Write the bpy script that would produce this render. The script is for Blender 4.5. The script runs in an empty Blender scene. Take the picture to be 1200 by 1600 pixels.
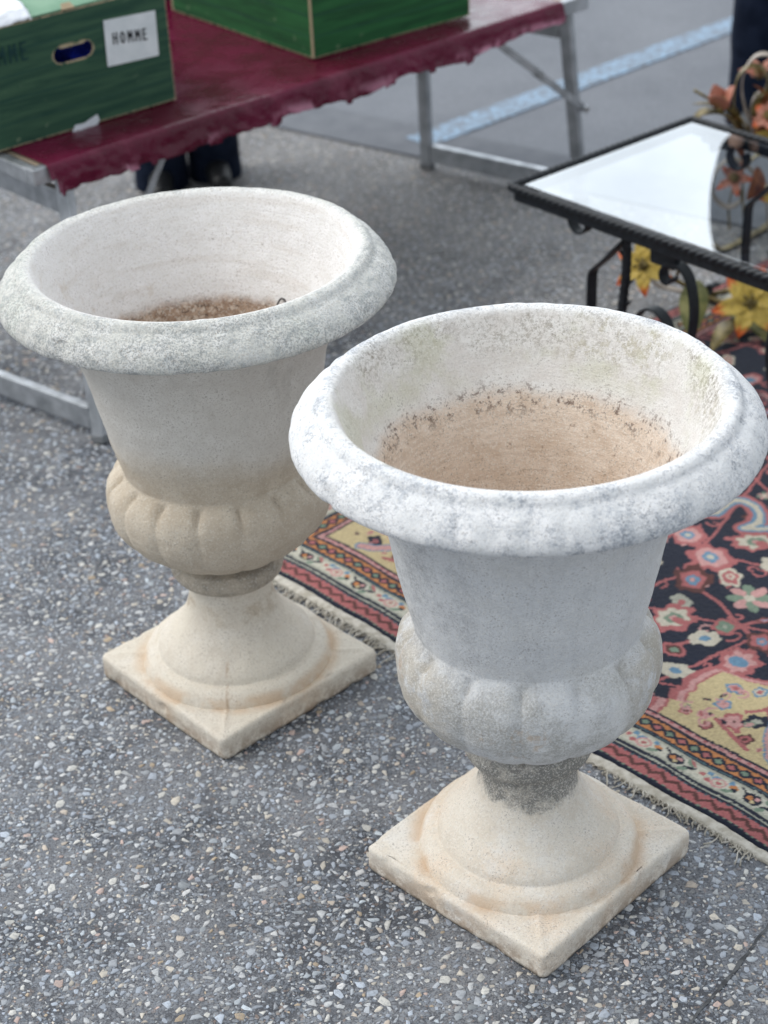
import bpy, bmesh, math, random
import numpy as np
from mathutils import Vector, Matrix, noise as mn

R = math.radians
rng = np.random.default_rng(7)
random.seed(7)
sc = bpy.context.scene
COL = sc.collection

# ------------------------------------------------------------------ camera
PITCH, ROLL, CH, FPX = 0.5459, -0.05268, 1.9192, 2760.6
_f = Vector((0, math.cos(PITCH), -math.sin(PITCH)))
_r0 = Vector((1, 0, 0)); _u0 = _r0.cross(_f)
_r = _r0 * math.cos(ROLL) + _u0 * math.sin(ROLL)
_u = -_r0 * math.sin(ROLL) + _u0 * math.cos(ROLL)
cam = bpy.data.cameras.new('camera'); camo = bpy.data.objects.new('camera', cam); COL.objects.link(camo)
M = Matrix(((_r.x, _u.x, -_f.x, 0), (_r.y, _u.y, -_f.y, 0), (_r.z, _u.z, -_f.z, CH), (0, 0, 0, 1)))
camo.matrix_world = M
cam.sensor_fit = 'VERTICAL'; cam.sensor_height = 36; cam.sensor_width = 27
cam.lens = FPX / 1600 * 36
cam.clip_start = 0.05; cam.clip_end = 500
cam.dof.use_dof = True; cam.dof.focus_distance = 2.52; cam.dof.aperture_fstop = 4.0
sc.camera = camo
sc.view_settings.view_transform = 'Standard'; sc.view_settings.look = 'None'
sc.view_settings.exposure = 0.33; sc.view_settings.gamma = 1.0

# ------------------------------------------------------------------ world
SUN_AZ, SUN_EL = R(-84), R(50)       # azimuth from +Y, towards -X when negative
world = bpy.data.worlds.new('World'); sc.world = world; world.use_nodes = True
wt = world.node_tree; wt.nodes.clear()
def wn(t, **k):
    n = wt.nodes.new(t)
    for a, b in k.items(): setattr(n, a, b)
    return n
wo = wn('ShaderNodeOutputWorld')
sky = wn('ShaderNodeTexSky', sky_type='NISHITA', sun_disc=False, sun_elevation=SUN_EL, sun_rotation=SUN_AZ,
         air_density=1.0, dust_density=1.5, ozone_density=1.0)
bg1 = wn('ShaderNodeBackground'); bg1.inputs[1].default_value = 0.10
wt.links.new(sky.outputs[0], bg1.inputs[0])
tc = wn('ShaderNodeTexCoord')
no = wn('ShaderNodeTexNoise'); no.inputs['Scale'].default_value = 2.6; no.inputs['Detail'].default_value = 6
wt.links.new(tc.outputs['Generated'], no.inputs['Vector'])
cr = wn('ShaderNodeMapRange'); cr.inputs[1].default_value = .30; cr.inputs[2].default_value = .56
cr.inputs[3].default_value = .55; cr.inputs[4].default_value = 1.0
wt.links.new(no.outputs[0], cr.inputs[0])
# thin bright cloud, brighter around the hidden sun
sd = wn('ShaderNodeVectorMath', operation='DOT_PRODUCT')
sd.inputs[1].default_value = (math.sin(R(-14)) * math.cos(R(30)), math.cos(R(-14)) * math.cos(R(30)), math.sin(R(30)))
nv = wn('ShaderNodeVectorMath', operation='NORMALIZE')
wt.links.new(tc.outputs['Generated'], nv.inputs[0]); wt.links.new(nv.outputs[0], sd.inputs[0])
gl = wn('ShaderNodeMapRange', interpolation_type='SMOOTHSTEP'); gl.inputs[1].default_value = .72; gl.inputs[2].default_value = 1.0
gl.inputs[3].default_value = 0.76; gl.inputs[4].default_value = 2.9
wt.links.new(sd.outputs['Value'], gl.inputs[0])
n2 = wn('ShaderNodeTexNoise'); n2.inputs['Scale'].default_value = 7; n2.inputs['Detail'].default_value = 5
wt.links.new(tc.outputs['Generated'], n2.inputs['Vector'])
m2 = wn('ShaderNodeMapRange'); m2.inputs[1].default_value = .3; m2.inputs[2].default_value = .7; m2.inputs[3].default_value = .72; m2.inputs[4].default_value = 1.25
wt.links.new(n2.outputs[0], m2.inputs[0])
mm = wn('ShaderNodeMath', operation='MULTIPLY'); wt.links.new(gl.outputs[0], mm.inputs[0]); wt.links.new(m2.outputs[0], mm.inputs[1])
bg2 = wn('ShaderNodeBackground'); bg2.inputs[0].default_value = (.885, .945, 1.0, 1)
wt.links.new(mm.outputs[0], bg2.inputs[1])
mx = wn('ShaderNodeMixShader')
wt.links.new(cr.outputs[0], mx.inputs[0]); wt.links.new(bg1.outputs[0], mx.inputs[1]); wt.links.new(bg2.outputs[0], mx.inputs[2])
wt.links.new(mx.outputs[0], wo.inputs[0])

sl = bpy.data.lights.new('sun', 'SUN'); sl.energy = 1.5; sl.angle = R(35); sl.color = (1, .965, .91)
so = bpy.data.objects.new('sun', sl); COL.objects.link(so)
sdir = Vector((math.sin(SUN_AZ) * math.cos(SUN_EL), math.cos(SUN_AZ) * math.cos(SUN_EL), math.sin(SUN_EL)))
so.rotation_euler = sdir.to_track_quat('Z', 'Y').to_euler(); so.location = (0, 0, 6)

# ------------------------------------------------------------------ helpers
def tag(o, label=None, cat=None, group=None, kind=None):
    if label: o['label'] = label
    if cat: o['category'] = cat
    if group: o['group'] = group
    if kind: o['kind'] = kind
    return o
def thing(name, label, cat, loc=(0, 0, 0), rz=0, group=None):
    o = bpy.data.objects.new(name, None); COL.objects.link(o); o.empty_display_size = .1
    o.location = loc; o.rotation_euler = (0, 0, rz)
    return tag(o, label, cat, group)
def mesh_obj(name, V, F, mat, parent=None, smooth=True, attrs=None, fattrs=None):
    me = bpy.data.meshes.new(name)
    if isinstance(V, np.ndarray): V = V.tolist()
    if isinstance(F, np.ndarray): F = F.tolist()
    me.from_pydata(V, [], F)
    if smooth: me.polygons.foreach_set('use_smooth', [True] * len(me.polygons))
    for k, a in (attrs or {}).items():
        a = np.asarray(a, float)
        if a.ndim == 1:
            at = me.attributes.new(k, 'FLOAT', 'POINT'); at.data.foreach_set('value', a)
        else:
            at = me.color_attributes.new(k, 'FLOAT_COLOR', 'POINT')
            at.data.foreach_set('color', np.concatenate([a, np.ones((len(a), 1))], 1).ravel())
    me.update()
    if mat: me.materials.append(mat)
    o = bpy.data.objects.new(name, me); COL.objects.link(o)
    if parent: o.parent = parent
    return o
class MB:
    def __init__(s): s.V = []; s.F = []
    def add(s, V, F):
        n = len(s.V); s.V += [tuple(v) for v in V]; s.F += [tuple(i + n for i in f) for f in F]
    def bar(s, p, q, a, b, up=(0, 0, 1)):            # box beam from p to q, width a (sideways), b (along up)
        p, q = Vector(p), Vector(q); d = (q - p).normalized(); up = Vector(up)
        x = d.cross(up).normalized(); y = x.cross(d).normalized()
        V = [c + x * (sx * a / 2) + y * (sy * b / 2) for c in (p, q) for sx, sy in ((-1, -1), (1, -1), (1, 1), (-1, 1))]
        s.add(V, [(0, 3, 2, 1), (4, 5, 6, 7), (0, 1, 5, 4), (1, 2, 6, 5), (2, 3, 7, 6), (3, 0, 4, 7)])
    def strap(s, pts, w, t, side):                   # flat bar swept along pts; width w along 'side', thickness t
        pts = [Vector(p) for p in pts]; side0 = Vector(side).normalized(); V = []; F = []
        n = len(pts)
        for i, p in enumerate(pts):
            d = (pts[min(i + 1, n - 1)] - pts[max(i - 1, 0)]).normalized()
            nn = d.cross(side0).normalized(); sd_ = nn.cross(d).normalized()
            for a, b in ((-1, -1), (1, -1), (1, 1), (-1, 1)): V.append(p + sd_ * (a * w / 2) + nn * (b * t / 2))
        for i in range(n - 1):
            for k in range(4): F.append((4 * i + k, 4 * i + (k + 1) % 4, 4 * i + 4 + (k + 1) % 4, 4 * i + 4 + k))
        F += [(3, 2, 1, 0), (4 * n - 4, 4 * n - 3, 4 * n - 2, 4 * n - 1)]
        s.add(V, F)
    def tube(s, pts, r, n=10, rf=None):
        pts = [Vector(p) for p in pts]; V = []; F = []; m = len(pts)
        ref = Vector((0.13, 0.31, .94))
        for i, p in enumerate(pts):
            d = (pts[min(i + 1, m - 1)] - pts[max(i - 1, 0)]).normalized()
            x = d.cross(ref).normalized(); y = d.cross(x)
            for k in range(n):
                a = 2 * math.pi * k / n; rr = r if rf is None else rf(i / (m - 1), a)
                V.append(p + x * (rr * math.cos(a)) + y * (rr * math.sin(a)))
        for i in range(m - 1):
            for k in range(n): F.append((n * i + k, n * i + (k + 1) % n, n * i + n + (k + 1) % n, n * i + n + k))
        F += [tuple(range(n))[::-1], tuple(range(n * (m - 1), n * m))]
        s.add(V, F)
    def build(s, name, mat, parent=None, bevel=0, smooth=False):
        o = mesh_obj(name, s.V, s.F, mat, parent, smooth=smooth)
        bm = bmesh.new(); bm.from_mesh(o.data); bmesh.ops.recalc_face_normals(bm, faces=bm.faces)
        bm.to_mesh(o.data); bm.free()
        if bevel:
            b = o.modifiers.new('bevel', 'BEVEL'); b.width = bevel; b.segments = 2; b.limit_method = 'ANGLE'
        return o
def spline(P, n):
    P = np.array(P, float); m = len(P); out = []
    Q = np.vstack([2 * P[0] - P[1], P, 2 * P[-1] - P[-2]])
    for i in range(m - 1):
        p0, p1, p2, p3 = Q[i:i + 4]
        for k in range(n):
            t = k / n
            out.append(.5 * ((2 * p1) + (-p0 + p2) * t + (2 * p0 - 5 * p1 + 4 * p2 - p3) * t * t + (-p0 + 3 * p1 - 3 * p2 + p3) * t ** 3))
    out.append(P[-1]); return np.array(out)

class Mat:
    def __init__(s, name, rough=.8, spec=.3):
        s.m = bpy.data.materials.new(name); s.m.use_nodes = True; s.t = s.m.node_tree; s.t.nodes.clear()
        s.o = s.t.nodes.new('ShaderNodeOutputMaterial'); s.b = s.t.nodes.new('ShaderNodeBsdfPrincipled')
        s.t.links.new(s.b.outputs[0], s.o.inputs[0]); s.set('Roughness', rough); s.set('Specular IOR Level', spec)
        s.tc = s.t.nodes.new('ShaderNodeTexCoord'); s.obj = s.tc.outputs['Object']
    def new(s, t, **k):
        n = s.t.nodes.new(t)
        for a, b in k.items(): setattr(n, a, b)
        return n
    def put(s, sock, v):
        if hasattr(v, 'links') or isinstance(v, bpy.types.NodeSocket): s.t.links.new(v, sock)
        else:
            if isinstance(v, (tuple, list)) and len(v) == 3 and sock.type == 'RGBA': v = (*v, 1)
            sock.default_value = v
    def set(s, name, v): s.put(s.b.inputs[name], v)
    def noise(s, scale, detail=4, rough=.55, vec=None, dist=0, out=0):
        n = s.new('ShaderNodeTexNoise'); s.put(n.inputs['Vector'], vec if vec is not None else s.obj)
        n.inputs['Scale'].default_value = scale; n.inputs['Detail'].default_value = detail
        n.inputs['Roughness'].default_value = rough; n.inputs['Distortion'].default_value = dist
        return n.outputs[out]
    def vor(s, scale, feature='F1', out='Distance', vec=None, rnd=1):
        n = s.new('ShaderNodeTexVoronoi', feature=feature); s.put(n.inputs['Vector'], vec if vec is not None else s.obj)
        n.inputs['Scale'].default_value = scale; n.inputs['Randomness'].default_value = rnd
        return n.outputs[out]
    def map(s, v, a, b, c=0., d=1., smooth=True):
        n = s.new('ShaderNodeMapRange', interpolation_type='SMOOTHSTEP' if smooth else 'LINEAR')
        for i, x in enumerate((v, a, b, c, d)): s.put(n.inputs[i], x)
        return n.outputs[0]
    def math(s, op, a, b=0.):
        n = s.new('ShaderNodeMath', operation=op); s.put(n.inputs[0], a); s.put(n.inputs[1], b); return n.outputs[0]
    def mul(s, *a):
        r = a[0]
        for x in a[1:]: r = s.math('MULTIPLY', r, x)
        return r
    def mix(s, f, a, b, blend='MIX'):
        n = s.new('ShaderNodeMix', data_type='RGBA', blend_type=blend); s.put(n.inputs[0], f); s.put(n.inputs[6], a); s.put(n.inputs[7], b)
        return n.outputs[2]
    def ramp(s, v, stops, interp='LINEAR'):
        n = s.new('ShaderNodeValToRGB'); s.put(n.inputs[0], v); e = n.color_ramp.elements; n.color_ramp.interpolation = interp
        while len(e) > 1: e.remove(e[-1])
        e[0].position = stops[0][0]; e[0].color = (*stops[0][1], 1)
        for p, c in stops[1:]: x = e.new(p); x.color = (*c, 1)
        return n.outputs[0]
    def attr(s, name, out='Fac'):
        n = s.new('ShaderNodeAttribute', attribute_name=name); return n.outputs[out]
    def scale(s, v3, vec=None):
        n = s.new('ShaderNodeVectorMath', operation='MULTIPLY'); s.put(n.inputs[0], vec if vec is not None else s.obj); n.inputs[1].default_value = v3
        return n.outputs[0]
    def sep(s, vec=None):
        n = s.new('ShaderNodeSeparateXYZ'); s.put(n.inputs[0], vec if vec is not None else s.obj); return n.outputs
    def comb(s, x, y, z):
        n = s.new('ShaderNodeCombineXYZ'); s.put(n.inputs[0], x); s.put(n.inputs[1], y); s.put(n.inputs[2], z); return n.outputs[0]
    def bump(s, h, strength=.5, dist=.002, prev=None):
        n = s.new('ShaderNodeBump'); s.put(n.inputs['Height'], h); n.inputs['Strength'].default_value = strength; n.inputs['Distance'].default_value = dist
        if prev is not None: s.put(n.inputs['Normal'], prev)
        return n.outputs[0]
    def color(s, c): s.set('Base Color', c)
    def normal(s, n): s.set('Normal', n)

# ------------------------------------------------------------------ materials: setting
def mat_pavement():
    k = Mat('worn_asphalt', .9, .25)
    # binder
    base = k.ramp(k.noise(9, 6), [(.3, (.046, .049, .058)), (.7, (.080, .084, .095))])
    fine = k.noise(420, 3, .7)
    base = k.mix(k.map(fine, .45, .75, 0, .5), base, (.20, .21, .23))
    # small chips, two sizes
    nor = None
    for sc_, thr, amt in ((135, .46, .58), (250, .45, .58)):
        wv = k.new('ShaderNodeVectorMath', operation='ADD'); k.put(wv.inputs[0], k.obj)
        k.put(wv.inputs[1], k.scale((.006, .006, .006), k.noise(150, 2, out=1)))
        cell = k.vor(sc_, 'F1', 'Color', wv.outputs[0]); edge = k.vor(sc_, 'DISTANCE_TO_EDGE', 'Distance', wv.outputs[0])
        s_ = k.new('ShaderNodeSeparateColor'); k.put(s_.inputs[0], cell)
        on = k.mul(k.map(s_.outputs[0], thr, thr + .02), k.map(edge, .06, .14))
        patch = k.map(k.noise(7 if sc_ == 150 else 12, 5, .6), .34, .58, .35, 1)
        on = k.mul(on, patch, amt)
        cc = k.ramp(s_.outputs[1], [(0, (.20, .23, .27)), (.3, (.33, .35, .38)), (.6, (.28, .31, .36)), (.8, (.42, .41, .39)), (.93, (.34, .25, .20)), (1, (.5, .5, .5))], 'CONSTANT')
        base = k.mix(on, base, cc)
        nor = k.bump(on, .35, .0012, nor)
    # pale dusty patches ground into the surface, and dry dirt gathered towards the gutter
    dust = k.mul(k.map(k.noise(4.2, 7, .70), .40, .60), k.map(k.noise(300, 4, .75), .40, .58), .85)
    base = k.mix(dust, base, (.25, .255, .27))
    dn = k.new('ShaderNodeVectorMath', operation='DOT_PRODUCT'); k.put(dn.inputs[0], k.obj); dn.inputs[1].default_value = (.618, .786, 0)
    dirt = k.mul(k.map(dn.outputs['Value'], 2.2, 4.1), k.map(k.noise(60, 5, .7), .36, .6), .45)
    base = k.mix(dirt, base, (.30, .275, .245))
    k.color(base); nor = k.bump(k.noise(260, 4, .7), .5, .0012, nor); nor = k.bump(k.noise(30, 3), .25, .004, nor)
    k.normal(nor)
    return k.m
def mat_stones():
    k = Mat('aggregate_stone', .8, .3)
    c = k.attr('col', 'Color')
    dn = k.new('ShaderNodeVectorMath', operation='DOT_PRODUCT'); k.put(dn.inputs[0], k.obj); dn.inputs[1].default_value = (.618, .786, 0)
    c = k.mix(k.mul(k.map(dn.outputs['Value'], 2.2, 4.1), .35), c, (.44, .39, .34))
    c = k.mix(k.map(k.noise(200, 5, .75), .44, .64, 0, .5), c, (.19, .20, .22))
    c = k.mix(k.map(k.noise(600, 3, .7), .5, .8, 0, .4), c, (.62, .62, .60))
    k.color(c); k.normal(k.bump(k.noise(300, 4), .4, .0008)); return k.m
def mat_lot():
    k = Mat('smooth_asphalt', .9, .2)
    base = k.ramp(k.noise(2.2, 5), [(.3, (.150, .162, .185)), (.7, (.20, .213, .238))])
    base = k.mix(k.map(k.noise(120, 3, .7), .5, .72, 0, .55), base, (.31, .32, .34))
    base = k.mix(k.map(k.noise(85, 3, .7), .52, .72, 0, .6), base, (.12, .125, .135))
    k.color(base); k.normal(k.bump(k.noise(140, 4), .6, .003)); return k.m
def mat_gutter():
    k = Mat('gutter_asphalt', .9, .2)
    base = k.ramp(k.noise(14, 5), [(.3, (.13, .14, .16)), (.7, (.17, .18, .20))])
    base = k.mix(k.map(k.noise(130, 3, .7), .5, .72, 0, .35), base, (.26, .27, .28))
    k.color(base); k.normal(k.bump(k.noise(140, 4), .5, .002)); return k.m
def mat_paintline():
    k = Mat('worn_blue_paint', .75, .3)
    w = k.map(k.noise(45, 6, .85), .43, .60)
    k.color(k.mix(w, (.17, .19, .22), (.28, .42, .58))); k.normal(k.bump(k.noise(140, 4), .5, .002)); return k.m

# ------------------------------------------------------------------ materials: cast stone
BS = 1.2
def mat_urn(kind):
    """kind 0: cream urn with grey granular rim; kind 1: whiter urn with dark lichen"""
    k = Mat('cast_stone', .92, .2)
    o_ = k.obj; x, y, z = k.sep()
    off = k.new('ShaderNodeVectorMath', operation='ADD'); k.put(off.inputs[0], k.obj); off.inputs[1].default_value = (3.1 * kind, 1.7 * kind, 0)
    o = off.outputs[0]
    rr = k.math('SQRT', k.math('ADD', k.mul(x, x), k.mul(y, y)))
    ux, uy = k.math('DIVIDE', x, rr), k.math('DIVIDE', y, rr)
    streak = k.comb(k.mul(ux, 5.), k.mul(uy, 5.), k.mul(z, 7.))       # stretched vertically round the wall
    rad = k.comb(k.mul(ux, 9.), k.mul(uy, 9.), k.mul(k.math('ADD', rr, k.mul(z, -1.)), 38.))        # radial marks on the rim
    ins = k.attr('inside'); rim = k.attr('rim')
    def grain(sc_, lo, hi):                      # salt and pepper grit of the cast stone
        q = k.new('ShaderNodeSeparateColor'); k.put(q.inputs[0], k.vor(sc_, 'F1', 'Color', o_)); return k.map(q.outputs[0], lo, hi)
    big = k.noise(5, 5, .6, o); mid = k.noise(28, 6, .62, o); fine = k.noise(300, 3, .8, o); gr = k.noise(900, 2, .7, o)
    zz = k.math('DIVIDE', z, BS)
    zw = k.math('ADD', zz, k.mul(k.math('SUBTRACT', big, .5), .12))
    if kind == 0:
        cream = k.ramp(mid, [(.25, (.63, .56, .47)), (.5, (.71, .65, .56)), (.75, (.78, .73, .65))])
        grey = k.ramp(mid, [(.3, (.72, .71, .69)), (.7, (.83, .82, .80))])
        # middle body browner, upper body greyish white
        body = k.mix(k.map(zw, .40, .47), k.mix(k.map(mid, .3, .7), (.57, .485, .38), (.68, .60, .49)), k.mix(.5, cream, grey))
        foot = k.mix(k.map(big, .4, .6), cream, (.73, .67, .57))
        c = k.mix(k.map(zz, .215, .235), foot, body)
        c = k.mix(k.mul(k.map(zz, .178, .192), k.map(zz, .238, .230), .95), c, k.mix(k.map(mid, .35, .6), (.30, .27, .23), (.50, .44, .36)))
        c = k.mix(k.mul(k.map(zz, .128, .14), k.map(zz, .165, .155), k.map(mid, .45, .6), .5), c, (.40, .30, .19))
        # body stains
        st = k.map(k.noise(1.0, 5, .6, streak), .52, .66)
        c = k.mix(k.mul(st, k.map(zz, .45, .60), k.map(big, .45, .6), .4), c, (.42, .40, .36))
        # rim: white with dense dark grains
        rc = k.mix(k.map(mid, .35, .65), (.66, .66, .62), (.78, .78, .76))
        rc = k.mix(k.mul(k.map(k.noise(1.6, 5, .62, rad), .48, .66), .55), rc, (.34, .37, .38))
        rc = k.mix(k.mul(k.map(big, .52, .62), k.map(mid, .45, .6), .35), rc, (.45, .50, .42))
        rc = k.mix(k.mul(k.math('MAXIMUM', k.mul(grain(480, .60, .80), .8), k.map(k.noise(240, 4, .8, o), .52, .62)), k.map(k.noise(14, 4, .6, o), .35, .58, .35, .95), .72), rc, (.20, .22, .23))
        c = k.mix(rim, c, rc)
        # inside
        ic = k.mix(k.map(mid, .3, .7), (.83, .81, .79), (.90, .88, .87))
        ring = k.comb(k.mul(ux, 1.2), k.mul(uy, 1.2), k.mul(z, 34.))
        ic = k.mix(k.mul(k.map(k.noise(1.6, 4, .6, ring), .50, .66), .25), ic, (.62, .55, .48))
        ic = k.mix(k.mul(k.map(k.noise(12, 6, .7, o), .63, .74), .35), ic, (.55, .44, .32))
        zb = k.math('ADD', zz, k.mul(k.math('SUBTRACT', k.noise(16, 6, .7, o), .5), .035))
        soil = k.mix(k.map(k.noise(60, 5, .7, o), .35, .65), (.34, .22, .15), (.55, .41, .31))
        soil = k.mix(k.map(k.noise(150, 4, .8, o), .52, .62), soil, (.12, .08, .06)); soil = k.mix(k.mul(grain(230, .80, .9), .8), soil, (.70, .60, .50))
        ic = k.mix(k.map(zb, .566, .545), ic, soil)
        c = k.mix(ins, c, ic)
        c = k.mix(k.mul(k.map(fine, .52, .64), .36), c, (.36, .29, .22))
        c = k.mix(k.mul(grain(520, .82, .9), .40), c, (.80, .77, .70))
        c = k.mix(k.mul(grain(560, .90, .95), k.map(mid, .4, .6), .4), c, (.20, .15, .11))
    else:
        white = k.ramp(mid, [(.25, (.68, .67, .64)), (.5, (.79, .79, .78)), (.75, (.87, .87, .87))])
        body = k.mix(k.map(big, .35, .65, .1, .7), white, (.68, .70, .73))
        st = k.mul(k.map(k.noise(1.3, 6, .65, streak), .50, .66), k.map(k.noise(120, 4, .7, o), .4, .6, .35, 1.))
        body = k.mix(k.mul(st, .22), body, (.40, .41, .43))
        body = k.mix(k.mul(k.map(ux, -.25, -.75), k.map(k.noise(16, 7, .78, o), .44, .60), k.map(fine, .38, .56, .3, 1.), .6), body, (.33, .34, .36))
        # gadroons: grey grime in the upper folds and sides
        lob = k.mul(k.map(zz, .42, .36), k.map(zz, .22, .27), k.map(k.noise(9, 6, .65, o), .42, .58))
        body = k.mix(k.mul(lob, k.map(fine, .38, .56, .3, 1.), .75), body, (.40, .39, .36))
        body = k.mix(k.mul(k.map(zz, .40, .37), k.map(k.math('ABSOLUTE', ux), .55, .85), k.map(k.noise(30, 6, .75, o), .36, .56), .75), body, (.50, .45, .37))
        body = k.mix(k.mul(k.map(k.noise(14, 5, .65, o), .57, .66), k.map(zz, .38, .35), .8), body, (.54, .43, .33))
        foot = k.ramp(mid, [(.25, (.68, .60, .50)), (.5, (.77, .71, .62)), (.75, (.83, .79, .73))])
        foot = k.mix(k.mul(k.map(k.noise(7, 6, .68, o), .46, .66), .55), foot, (.74, .57, .41))
        foot = k.mix(k.mul(k.map(k.noise(8.5, 7, .72, o), .50, .68), .7), foot, (.82, .80, .76))
        c = k.mix(k.map(zz, .215, .23), foot, body)
        # collar and upper stem black with lichen
        ze = k.math('ADD', zz, k.mul(k.math('SUBTRACT', k.noise(15, 7, .75, o), .5), .085))
        lich = k.mul(k.map(ze, .142, .158), k.map(zz, .238, .229), k.map(k.noise(22, 6, .75, o), .30, .52, .45, 1.))
        c = k.mix(k.mul(lich, k.map(fine, .36, .52, .35, .95)), c, (.20, .20, .19))
        # rim: white marble-like, dark veins
        rc = k.mix(k.map(mid, .3, .7), (.76, .77, .78), (.88, .88, .89))
        rc = k.mix(k.mul(k.map(k.noise(11, 8, .78, o), .49, .64), k.map(fine, .40, .56, .3, 1.), .9), rc, (.30, .34, .40))
        rc = k.mix(k.mul(k.map(k.noise(36, 7, .8, o), .55, .66), k.map(fine, .40, .52), .85), rc, (.18, .21, .26))
        v = k.math('ABSOLUTE', k.math('SUBTRACT', k.noise(1.5, 7, .68, rad), .5))
        rc = k.mix(k.mul(k.map(v, .020, .0), k.map(mid, .40, .56), .8), rc, (.22, .25, .30))
        c = k.mix(rim, c, rc)
        ic = k.mix(k.map(mid, .3, .7), (.74, .71, .68), (.84, .83, .81))
        up = k.map(zz, .625, .68)
        sp = k.mul(k.map(k.noise(130, 5, .85, o), .47, .57), k.map(k.noise(8, 5, .6, o), .40, .58, .1, 1.), up)
        ic = k.mix(k.mul(sp, .85), ic, (.27, .24, .19))
        ic = k.mix(k.mul(k.map(k.noise(45, 6, .8, o), .50, .60), k.map(zz, .62, .66), k.map(k.noise(6, 4, .6, o), .42, .58), .6), ic, (.42, .38, .26))
        ic = k.mix(k.mul(k.map(k.noise(7.3, 5, .6, o), .50, .62), k.map(zz, .60, .63), .4), ic, (.55, .56, .38))
        zb = k.math('ADD', zz, k.mul(k.math('SUBTRACT', k.noise(10, 6, .7, o), .5), .045))
        ring = k.comb(k.mul(ux, 5.), k.mul(uy, 5.), k.mul(z, 170.))
        soil = k.mix(k.map(k.noise(30, 5, .7, o), .3, .7), (.68, .55, .44), (.80, .69, .59))
        soil = k.mix(k.mul(k.map(k.noise(1., 4, .65, ring), .45, .62), .22), soil, (.40, .26, .17))
        soil = k.mix(k.mul(k.map(k.noise(70, 5, .75, o), .58, .68), .6), soil, (.24, .15, .10))
        edge = k.mul(k.map(zb, .620, .598), k.map(zb, .565, .592), k.map(k.noise(75, 5, .75, o), .52, .62))
        ic = k.mix(k.map(zb, .612, .588), ic, soil)
        ic = k.mix(k.mul(edge, .85), ic, (.13, .08, .06))
        c = k.mix(ins, c, ic)
        c = k.mix(k.mul(k.map(fine, .52, .64), .32), c, (.40, .37, .34))
        c = k.mix(k.mul(grain(520, .82, .9), .35), c, (.88, .86, .82))
        c = k.mix(k.mul(grain(560, .90, .95), k.map(mid, .4, .6), .4), c, (.20, .17, .15))
    # earth splashed on the plinth sides, orange seep round the foot torus
    low = k.mul(k.map(zz, .040, .008), k.map(k.noise(30, 7, .78, o), .40, .58), .75)
    c = k.mix(low, c, (.34, .25, .18))
    c = k.mix(k.mul(k.map(zz, .010, .001), k.map(k.noise(60, 5, .7, o), .32, .55), .8), c, (.13, .11, .09))  # base edge: low dirt darkened further, contact shadow painted into the colour
    seep = k.mul(k.map(k.math('ABSOLUTE', k.math('SUBTRACT', k.math('DIVIDE', rr, BS), .141)), .022, .0), k.map(zz, .062, .050), k.map(k.noise(13, 5, .6, o), .38, .6), .6)
    c = k.mix(seep, c, (.60, .41, .25))
    if kind == 0:                                # stained mould line running down to the front corner
        a_ = -.844 - math.pi / 4
        cr_ = k.math('ABSOLUTE', k.math('ADD', k.math('SUBTRACT', k.mul(x, math.sin(a_)), k.mul(y, math.cos(a_))), k.mul(k.math('SUBTRACT', k.noise(40, 4), .5), .008)))
        fr_ = k.mul(k.map(k.noise(70, 4, .7), .40, .56), k.map(cr_, .0045, .0006), k.map(y, -.10, -.13), k.map(zz, .105, .085), k.map(rr, .215, .195))
        c = k.mix(k.mul(fr_, .7), c, (.44, .32, .22))
    k.color(c)
    h = k.math('ADD', k.mul(fine, 1.), k.mul(grain(480, .0, 1.), .25))
    n = k.bump(h, .7, .0026); n = k.bump(k.noise(90, 5, .6, o), .35, .002, n); n = k.bump(k.noise(12, 4, .5, o), .25, .006, n)
    ringb = k.comb(k.mul(ux, 1.), k.mul(uy, 1.), k.mul(z, 260.))
    n = k.bump(k.mul(k.noise(1., 2, .5, ringb), ins), .35, .0015, n)
    k.normal(n)
    return k.m

# ------------------------------------------------------------------ ground
def sheet(name, pts, z, mat):
    V = [(x, y, z) for x, y in pts]; F = [tuple(range(len(V)))]; n = len(V)
    if z > 0:                                   # a real layer with thickness, not a floating card
        V += [(x, y, .0008) for x, y in pts]; F += [(i, i + n, (i + 1) % n + n, (i + 1) % n) for i in range(n)]
    return tag(mesh_obj(name, V, F, mat, smooth=False), kind='structure')
M_pave = mat_pavement()
# kerb line of the coarse pavement: A -> B
KA, KB = np.array([-.388, 5.6986]), np.array([.4908, 5.0075])
kd = (KB - KA) / np.linalg.norm(KB - KA); kn = np.array([-kd[1], kd[0]]); kn = kn if kn[1] > 0 else -kn
sheet('ground', [(-150, -100), (150, -100), (150, 200), (-150, 200)], 0, M_pave)
far = [KA - kd * 60, KB + kd * 60, KB + kd * 60 + kn * 100, KA - kd * 60 + kn * 100]
sheet('parking_lot', [tuple(p + kn * 0.0) for p in far], .003, mat_lot())
g0 = 0.0; g1 = .235
sheet('gutter', [tuple(KA - kd * 60 + kn * .002), tuple(KB + kd * 60 + kn * .002), tuple(KB + kd * 60 + kn * g1), tuple(KA - kd * 60 + kn * g1)], .0062, mat_gutter())
B0 = np.array([.175, 5.40]); B1 = np.array([1.362, 6.47]); bd = (B1 - B0) / np.linalg.norm(B1 - B0); bn = np.array([-bd[1], bd[0]])
s0, s1 = -.01, 6
sheet('parking_line', [tuple(B0 + bd * s0 - bn * .058), tuple(B0 + bd * s1 - bn * .058), tuple(B0 + bd * s1 + bn * .058), tuple(B0 + bd * s0 + bn * .058)], .0085, mat_paintline())

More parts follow.
